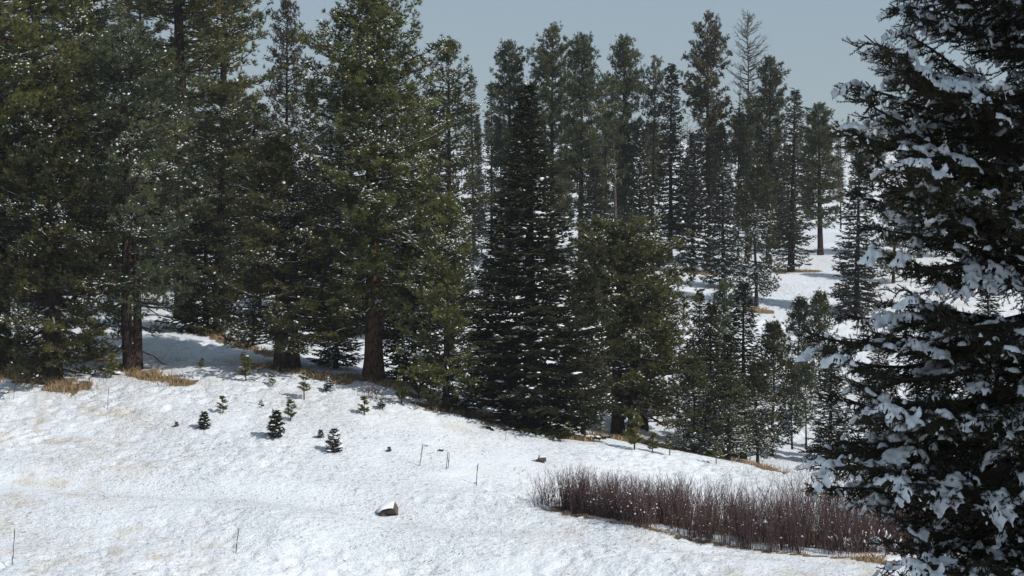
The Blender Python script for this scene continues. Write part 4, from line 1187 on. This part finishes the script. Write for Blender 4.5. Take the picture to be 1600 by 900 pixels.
def wedge_rock(px, py, label):
    p = hit(px, py); r_ = np.random.default_rng(3)
    root = bpy.data.objects.new('rock', None); COL.objects.link(root); root.location = p
    tagged(root, label, 'rock')
    prof = np.array([(-.55, -.25), (-.53, .10), (-.38, .27), (-.12, .40), (.16, .50), (.31, .47), (.43, .24), (.50, -.02), (.52, -.25)])
    st = [(-.46, .45), (-.36, .80), (-.12, 1.0), (.14, .98), (.34, .82), (.46, .40)]
    def shell(pr, off, lo, hi_, jit):
        rows = []
        for y, k in st:
            q = pr[lo:hi_] * np.array([0.55 + 0.45 * k, k]) + r_.normal(0, jit, (hi_ - lo, 2))
            rows.append(np.column_stack([q[:, 0], np.full(len(q), y) + r_.normal(0, jit, len(q)), q[:, 1] + off]))
        n_ = hi_ - lo; V = np.concatenate(rows)
        i_ = np.arange((len(st) - 1) * n_).reshape(-1, n_)[:, :-1].ravel()
        return V, np.stack([i_, i_ + 1, i_ + n_ + 1, i_ + n_], 1)
    mb = MB(); V, f = shell(prof, 0, 0, 9, 0.025); mb.add(V, f)
    mb.f.append(np.arange(9)[None]); mb.f.append((np.arange(9) + 45)[::-1][None])
    link('stone', mb.mesh('stone', False, M['rock']), root)
    top = np.array([(-.60, .02), (-.54, .20), (-.38, .36), (-.12, .48), (.12, .545), (.24, .52), (.27, .47)])
    mb = MB(); V, f = shell(top, 0, 0, 7, 0.008); V[:, 1] *= 1.06; mb.add(V, f)
    o = link('snow_cap', mb.mesh('snow_cap', True, M['snow_tree']), root)
    m_ = o.modifiers.new('soften', 'SUBSURF'); m_.levels = m_.render_levels = 2
wedge_rock(608, 790, 'snow-capped brown rock alone on the near open snow')
rock(184, 584, 0.36, 0.3, 0.24, 2, 'small snow-capped dark rock beside the twin-trunk pine')
rock(155, 551, 0.42, 0.3, 0.14, 3, 'low dark rock in the snow behind the left pines')
rock(690, 706, 0.16, 0.14, 0.14, 5, 'tiny dark stone between the dead stalks on the slope', hgt=0.3)
rock(743, 757, 0.08, 0.08, 0.06, 6, 'tiny dark pebble at the foot of the knobbly stalk', hgt=0.25)
rock(666, 700, 0.09, 0.09, 0.07, 7, 'tiny dark clod right of the first stalk of three', hgt=0.25)
rock(8, 612, 0.3, 0.25, 0.16, 8, 'small snow-covered stone at the left edge below the grass', hgt=0.8)
# weathered stump lying in the snow above the willows
p = hit(846, 725); r_ = np.random.default_rng(5)
root = bpy.data.objects.new('tree_stump', None); COL.objects.link(root); root.location = p
tagged(root, 'dark jagged stump half buried in snow above the willows', 'stump')
mb = MB(); s = np.linspace(0, 1, 5)
tube(mb, np.stack([-0.30 + s * 0.55, 0 * s, 0.10 + 0.06 * s], 1), np.array([0.10, 0.13, 0.15, 0.15, 0.12]), 9, r_, 0.18)
link('log', mb.mesh('log', False, M['deadwood']), root)
mb = MB(); tube(mb, np.array([[-0.12, 0, 0.05], [-0.10, 0, 0.25], [-0.13, 0.02, 0.40]]), np.array([0.09, 0.06, 0.02]), 7, r_, 0.2)
link('splinter', mb.mesh('splinter', False, M['deadwood']), root)
mb = MB(); lumps(mb, np.array([[0.05, 0, 0.27], [-0.28, 0, 0.18]]), np.array([[1, 0, 0.1], [1, 0, 0]]), np.array([.2, .16]), np.array([.1, .1]), np.array([.06, .05]), r_, fine=True)
link('snow', mb.mesh('snow', True, M['snow_tree']), root)

# ------------------------------------------------------------------ near spruce at the right
def front_branch(seed, L=3.0):
    """one flat, drooping spruce branch along +X, z up: wood, needle-clad shoots, snow"""
    rng = np.random.default_rng(seed)
    wd = MB(); fo = MB(); sn = MB()
    m = 12; s = np.linspace(0, 1, m)
    P = np.stack([s * L, 0.06 * np.sin(s * 5 + seed) * L * 0.6, 0.03 * L * np.sin(s * 9 + seed * 1.7) * s - 0.10 * L * np.sin(s * 2.6) + 0.07 * L * s ** 3], 1)
    tube(wd, P, 0.034 * (1 - s) ** 0.8 + 0.006, 6)
    A_, B_, G = [], [], []
    L0, L1 = [], []
    def shoots_on(a, b, step, lmin, lmax, flat):
        n_ = max(2, int(np.linalg.norm(b - a) / step))
        f = (np.arange(n_) + rng.uniform(0.2, 0.8, n_)) / n_
        base = a + (b - a) * f[:, None]
        d = unit(b - a); sd = unit(np.cross(d, np.array([0, 0, 1.0])))
        sg = np.where(np.arange(n_) % 2, 1, -1)
        v = d * 0.75 + sd[None] * (sg * rng.uniform(0.45, 0.9, n_))[:, None]
        v[:, 2] += rng.normal(-0.10, 0.38, n_)
        ln = rng.uniform(lmin, lmax, n_)
        A_.append(base); B_.append(base + unit(v) * ln[:, None]); G.append(np.full(n_, 1.0))
        A_.append(b[None]); B_.append((b + d * lmax * 0.9)[None]); G.append(np.ones(1))
    pos = 0.20
    k = 0
    while pos < 0.985:
        q = np.array([np.interp(pos, s, P[:, c]) for c in range(3)])
        tg = unit(np.array([np.interp(pos, s, np.gradient(P[:, c])) for c in range(3)]))
        side = unit(np.cross(tg, np.array([0, 0, 1.0]))) * (1 if k % 2 else -1)
        ll = min(0.85, 0.24 + 0.50 * (1 - pos) * L * 0.55) * rng.uniform(0.6, 1.12)
        ang = rng.uniform(0.75, 1.05)
        ld = unit(tg * math.cos(ang) + side * math.sin(ang) + np.array([0, 0, rng.normal(-0.05, 0.12)]))
        nseg = 4; pr = q
        for j in range(nseg):
            f = (j + 1) / nseg
            cur = q + ld * ll * f + np.array([0, 0, -0.26 * ll * f ** 2 + 0.07 * ll * f ** 4]) + rng.normal(0, 0.012, 3)
            L0.append(pr); L1.append(cur)
            if ll > 0.45 and j < 3:
                for sg in (-1, 1):                             # second-order twigs
                    d_ = unit(cur - pr); sd = unit(np.cross(d_, np.array([0, 0, 1.0]))) * sg
                    e = cur + unit(d_ * 0.8 + sd * 0.75 + np.array([0, 0, rng.normal(-0.12, .12)])) * (ll * 0.34 * (1 - 0.6 * f) + 0.06)
                    L0.append(cur); L1.append(e)
                    shoots_on(cur, e, 0.055, 0.07, 0.13, 1)
            shoots_on(pr, cur, 0.05, 0.07, 0.15, 1)
            pr = cur
        pos += 0.105 / L * rng.uniform(0.7, 1.3); k += 1
    # short shoots hanging below the axis
    nh = 130
    f = rng.uniform(0.08, 0.95, nh)
    base = np.stack([np.interp(f, s, P[:, c]) for c in range(3)], 1)
    v = rng.normal(0, 0.5, (nh, 3)); v[:, 2] = -1
    A_.append(base); B_.append(base + unit(v) * rng.uniform(0.08, 0.24, nh)[:, None]); G.append(np.zeros(nh))
    A1 = np.concatenate(A_); B1 = np.concatenate(B_); G1 = np.concatenate(G)
    # upturned tips
    B1[:, 2] += 0.012
    sticks(wd, np.array(L0), np.array(L1), 0.007, 0.005, 4)
    sticks(wd, A1, B1, 0.0045, 0.003, 3)
    N = len(A1)
    tint = np.clip(rng.normal(0.42, 0.20, N), 0, 1)
    # needles along each shoot
    k_ = 22
    f = np.tile(np.linspace(0.05, 1.0, k_), N)
    a = np.repeat(A1, k_, 0); b = np.repeat(B1, k_, 0)
    base = a + (b - a) * f[:, None]
    d, u, w_ = frame(b - a)
    ph = rng.uniform(0, 6.283, N * k_)
    nd = unit(d * rng.uniform(0.45, 0.95, N * k_)[:, None] + (u * np.cos(ph)[:, None] + w_ * np.sin(ph)[:, None]))
    ln = rng.uniform(0.022, 0.036, N * k_)[:, None]
    sd = unit(np.cross(nd, rng.normal(size=nd.shape))) * 0.0048
    V = np.stack([base - sd, base + sd, base + nd * ln], 1).reshape(-1, 3)
    fo.add(V, np.arange(len(V)).reshape(-1, 3), np.repeat(np.repeat(tint, k_), 3))
    # snow: sheets draped over the shoots, thick in the middle and thinning to ragged edges
    g_ = 0.018
    ok = G1 > 0
    fr_ = np.linspace(0, 1, 9)
    pp = (A1[ok][:, None] + (B1 - A1)[ok][:, None] * fr_[None, :, None]).reshape(-1, 3)
    mn = pp[:, :2].min(0) - 0.1; dim = np.ceil((pp[:, :2].max(0) + 0.1 - mn) / g_).astype(int) + 1
    ij = np.floor((pp[:, :2] - mn) / g_).astype(int)
    base = np.full(dim, -9.0); np.maximum.at(base, (ij[:, 0], ij[:, 1]), pp[:, 2])
    def shift4(a):
        return [np.roll(a, 1, 0), np.roll(a, -1, 0), np.roll(a, 1, 1), np.roll(a, -1, 1)]
    cov = base > -8
    for _ in range(2):                                          # close the gaps between shoots
        nb = np.max(shift4(base), axis=0); base = np.where(cov, base, nb); cov = base > -8
    for _ in range(3):
        num = base * cov; den = cov.astype(float)
        for q in shift4(base * cov): num = num + q
        for q in shift4(cov.astype(float)): den = den + q
        base = np.where(cov, num / np.maximum(den, 1), base)
    I, J = np.meshgrid(np.arange(dim[0]), np.arange(dim[1]), indexing='ij')
    xx, yy = I * g_ + mn[0], J * g_ + mn[1]
    q = noise2(xx * 4.6 + seed * 3.1, yy * 4.6, 41) * 0.68 + noise2(xx * 12 + seed, yy * 12, 42) * 0.32
    mask = cov & (q > np.quantile(q[cov], 0.83))
    depth = np.zeros(dim); cur = mask.copy()
    for _ in range(5):
        depth += cur
        cur = cur & np.logical_and.reduce(shift4(cur))
    thick = 0.048 * (1 - np.exp(-depth / 1.7)) * (0.6 + 0.8 * noise2(xx * 9, yy * 9 + seed, 44))
    dil = mask | np.logical_or.reduce(shift4(mask)); dil |= np.roll(np.roll(mask, 1, 0), 1, 1) | np.roll(np.roll(mask, -1, 0), -1, 1) | np.roll(np.roll(mask, 1, 0), -1, 1) | np.roll(np.roll(mask, -1, 0), 1, 1)
    bz = base.copy(); nb = np.max(shift4(np.where(cov, base, -9.0)), axis=0); nb2 = np.max(shift4(nb), axis=0)
    bz = np.where(cov, base, np.where(nb > -8, nb, nb2)); 
    vz = np.where(mask, bz + 0.016 + thick, bz + 0.001)
    cell = mask[:-1, :-1] & mask[1:, :-1] & mask[1:, 1:] & mask[:-1, 1:]
    cell |= (mask[:-1, :-1] | mask[1:, :-1] | mask[1:, 1:] | mask[:-1, 1:]) & (bz[:-1, :-1] > -8) & (bz[1:, :-1] > -8) & (bz[1:, 1:] > -8) & (bz[:-1, 1:] > -8)
    cz = np.stack([vz[:-1, :-1], vz[1:, :-1], vz[1:, 1:], vz[:-1, 1:]]); cell &= (cz.max(0) - cz.min(0)) < 0.055
    ids = np.arange(dim[0] * dim[1]).reshape(dim)
    qd = np.stack([ids[:-1, :-1], ids[1:, :-1], ids[1:, 1:], ids[:-1, 1:]], -1)[cell]
    used, inv = np.unique(qd.ravel(), return_inverse=True)
    jx = rng.normal(0, 0.003, (len(used), 3))
    VV = np.column_stack([xx.ravel()[used], yy.ravel()[used], vz.ravel()[used]]) + jx
    sn.add(VV, inv.reshape(-1, 4))
    return {'wood': wd.mesh('wood', False, M['twig']), 'needles': fo.mesh('needles', False, M['front']), 'snow': sn.mesh('snow', True, M['snow_tree']), 'tip': P[-1] + np.array([0.1, 0, 0])}

FB = [front_branch(500 + i, 3.0) for i in range(5)]
TRP, TRD = 1745.0, 26.0
tbase = foot(TRP, TRD)
root = bpy.data.objects.new('spruce_tree', None); COL.objects.link(root)
root.location = tbase
tagged(root, 'close snow-laden spruce whose branches fill the right edge of the view', 'spruce tree', 'near spruces')
mb = MB(); rt = np.random.default_rng(7)
tp, trd = make_trunk(15.0, 0.24, rt, bend=0.05)
tube(mb, tp, trd, 16, rt, 0.04)
link('trunk', mb.mesh('trunk', True, M['bark_dark']), root)
# tips seen from the camera: (px, py, distance), branch variant picked in turn
TIPS = [(1388, 8, 25.6), (1470, -20, 27.2), (1322, 52, 25.2), (1296, 128, 26.2), (1288, 196, 25.0), (1405, 118, 24.6), (1460, 150, 27.5), (1312, 292, 25.8),
        (1372, 250, 24.4), (1400, 300, 27.2), (1345, 350, 26.4), (1396, 395, 25.2), (1388, 448, 25.9), (1510, 395, 27.6),
        (1244, 520, 25.6), (1300, 492, 26.6), (1318, 566, 25.0), (1272, 612, 26.0), (1335, 640, 24.8), (1248, 712, 25.6), (1258, 758, 25.9), (1345, 690, 26.9), (1366, 800, 25.4), (1384, 764, 24.6),
        (1402, 842, 25.9), (1378, 905, 25.3), (1440, 470, 24.4), (1520, 880, 24.4), (1430, 930, 26.2),
         (1560, 300, 27.9), (1560, 560, 27.8), (1560, 790, 27.9), (1550, 20, 28.2), (1420, 620, 27.9), (1430, 720, 27.6), (1460, 880, 27.9), (1480, 500, 28.0), (1362, 66, 24.4), (1326, 48, 24.9, 0.42), (1346, 66, 25.8, 0.36), (1298, 126, 25.3, 0.40), (1290, 186, 24.8, 0.38), (1318, 158, 26.3, 0.45), (1366, 36, 26.6, 0.30), (1310, 246, 25.6, 0.34), (1420, -30, 25.0, -0.05), (1500, 30, 26.9, -0.02), (1362, 842, 25.0), (1372, 884, 24.6), (1392, 812, 26.4), (1440, 860, 25.2), (1264, 545, 26.4), (1292, 585, 25.2), (1256, 738, 24.9), (1280, 690, 26.2), (1304, 655, 25.4), (1334, 602, 26.6), (1312, 724, 25.2), (1320, 778, 26.0), (1350, 520, 25.4), (1368, 470, 26.6), (1350, 385, 25.2)]
# boughs of the crown above the frame and round the sunny side, which shade the ones in view
for k in range(64):
    zz = 1.9 + 5.0 * (k / 64.0) ** 1.05
    a_ = k * 2.399
    Lb = np.interp(zz, [1.5, 4.0, 7.0], [2.9, 2.2, 0.5]) * rt.uniform(0.8, 1.1)
    tx, ty = tbase[0] + Lb * math.cos(a_), tbase[1] + Lb * math.sin(a_)
    TIPS.append((800 + tx / ty * F, None, ty, zz - 0.2))
for k in range(26):
    zz = -6.5 + 8.4 * rt.random()
    a_ = rt.uniform(-1.9, 1.2)
    Lb = rt.uniform(2.3, 3.1)
    tx, ty = tbase[0] + Lb * math.cos(a_), tbase[1] + Lb * math.sin(a_)
    TIPS.append((800 + tx / ty * F, None, ty, zz - 0.3))
for i, (px, py, D, *extra) in enumerate(TIPS):
    tip = at(px, py, D) if py is not None else np.array([(px - 800) / F * D, D, extra[0]])
    if py is None: py, extra = 300, [-0.05]
    v0 = FB[i % len(FB)]
    horiz = math.hypot(tip[0] - tbase[0], tip[1] - tbase[1])
    # branch leaves the trunk so that its own curve brings the tip to this place
    sc_ = horiz / v0['tip'][0]
    slope = (np.interp(py, [0, 300, 600, 900], [0.10, 0.02, -0.12, -0.14]) + [0.03, -0.05, 0.08, -0.02, 0.05, 0.0][i % 6]) if len(extra) == 0 else extra[0]
    zb = tip[2] - v0['tip'][2] * sc_ - slope * horiz
    ang = math.atan2(tip[1] - tbase[1], tip[0] - tbase[0])
    b = bpy.data.objects.new('branch', None); COL.objects.link(b); b.parent = root
    b.location = (0, 0, zb - tbase[2])
    b.rotation_euler = (rt.normal(0, 0.12), -math.atan(slope), ang)
    s_ = sc_
    b.scale = (s_, (0.75 + 0.25 * s_) * (1 if i % 2 else -1), 0.85 + 0.15 * s_)
    for part in ('wood', 'needles', 'snow'):
        link(part, v0[part], b)

# ------------------------------------------------------------------ haze in the valley air
hz = MB()
x0, x1, y0, y1, z0, z1 = -420, 420, -30, 760, -60, 60
hz.add([(x0, y0, z0), (x1, y0, z0), (x1, y1, z0), (x0, y1, z0), (x0, y0, z1), (x1, y0, z1), (x1, y1, z1), (x0, y1, z1)],
       [[0, 3, 2, 1], [4, 5, 6, 7], [0, 1, 5, 4], [1, 2, 6, 5], [2, 3, 7, 6], [3, 0, 4, 7]])
hm = bpy.data.materials.new('haze'); hm.use_nodes = True
hm.node_tree.nodes.clear()
ho = hm.node_tree.nodes.new('ShaderNodeOutputMaterial'); hv = hm.node_tree.nodes.new('ShaderNodeVolumePrincipled')
hv.inputs['Color'].default_value = (0.88, 0.93, 1.0, 1); hv.inputs['Density'].default_value = 0.00016; hv.inputs['Anisotropy'].default_value = 0.2
hm.node_tree.links.new(hv.outputs[0], ho.inputs['Volume'])
tagged(link('haze', hz.mesh('haze', False, hm)), 'thin pale haze in the valley air', 'haze', kind='stuff')

# two unseen spruces added beyond the right edge to shade the near boughs
for (x_, y_, h_, lab_) in ((9.4, 22.2, 23.0, 'tall unseen spruce added beyond the right edge to shade the near boughs'), (11.8, 25.2, 21.0, 'second unseen spruce added beyond the right edge to shade the near boughs')):
    plant(A['spruce_main'], 'spruce_tree', (x_, y_, tz1(x_, y_) - 0.1), h_, 0.95, x_, lab_, 'spruce tree', 'near spruces')
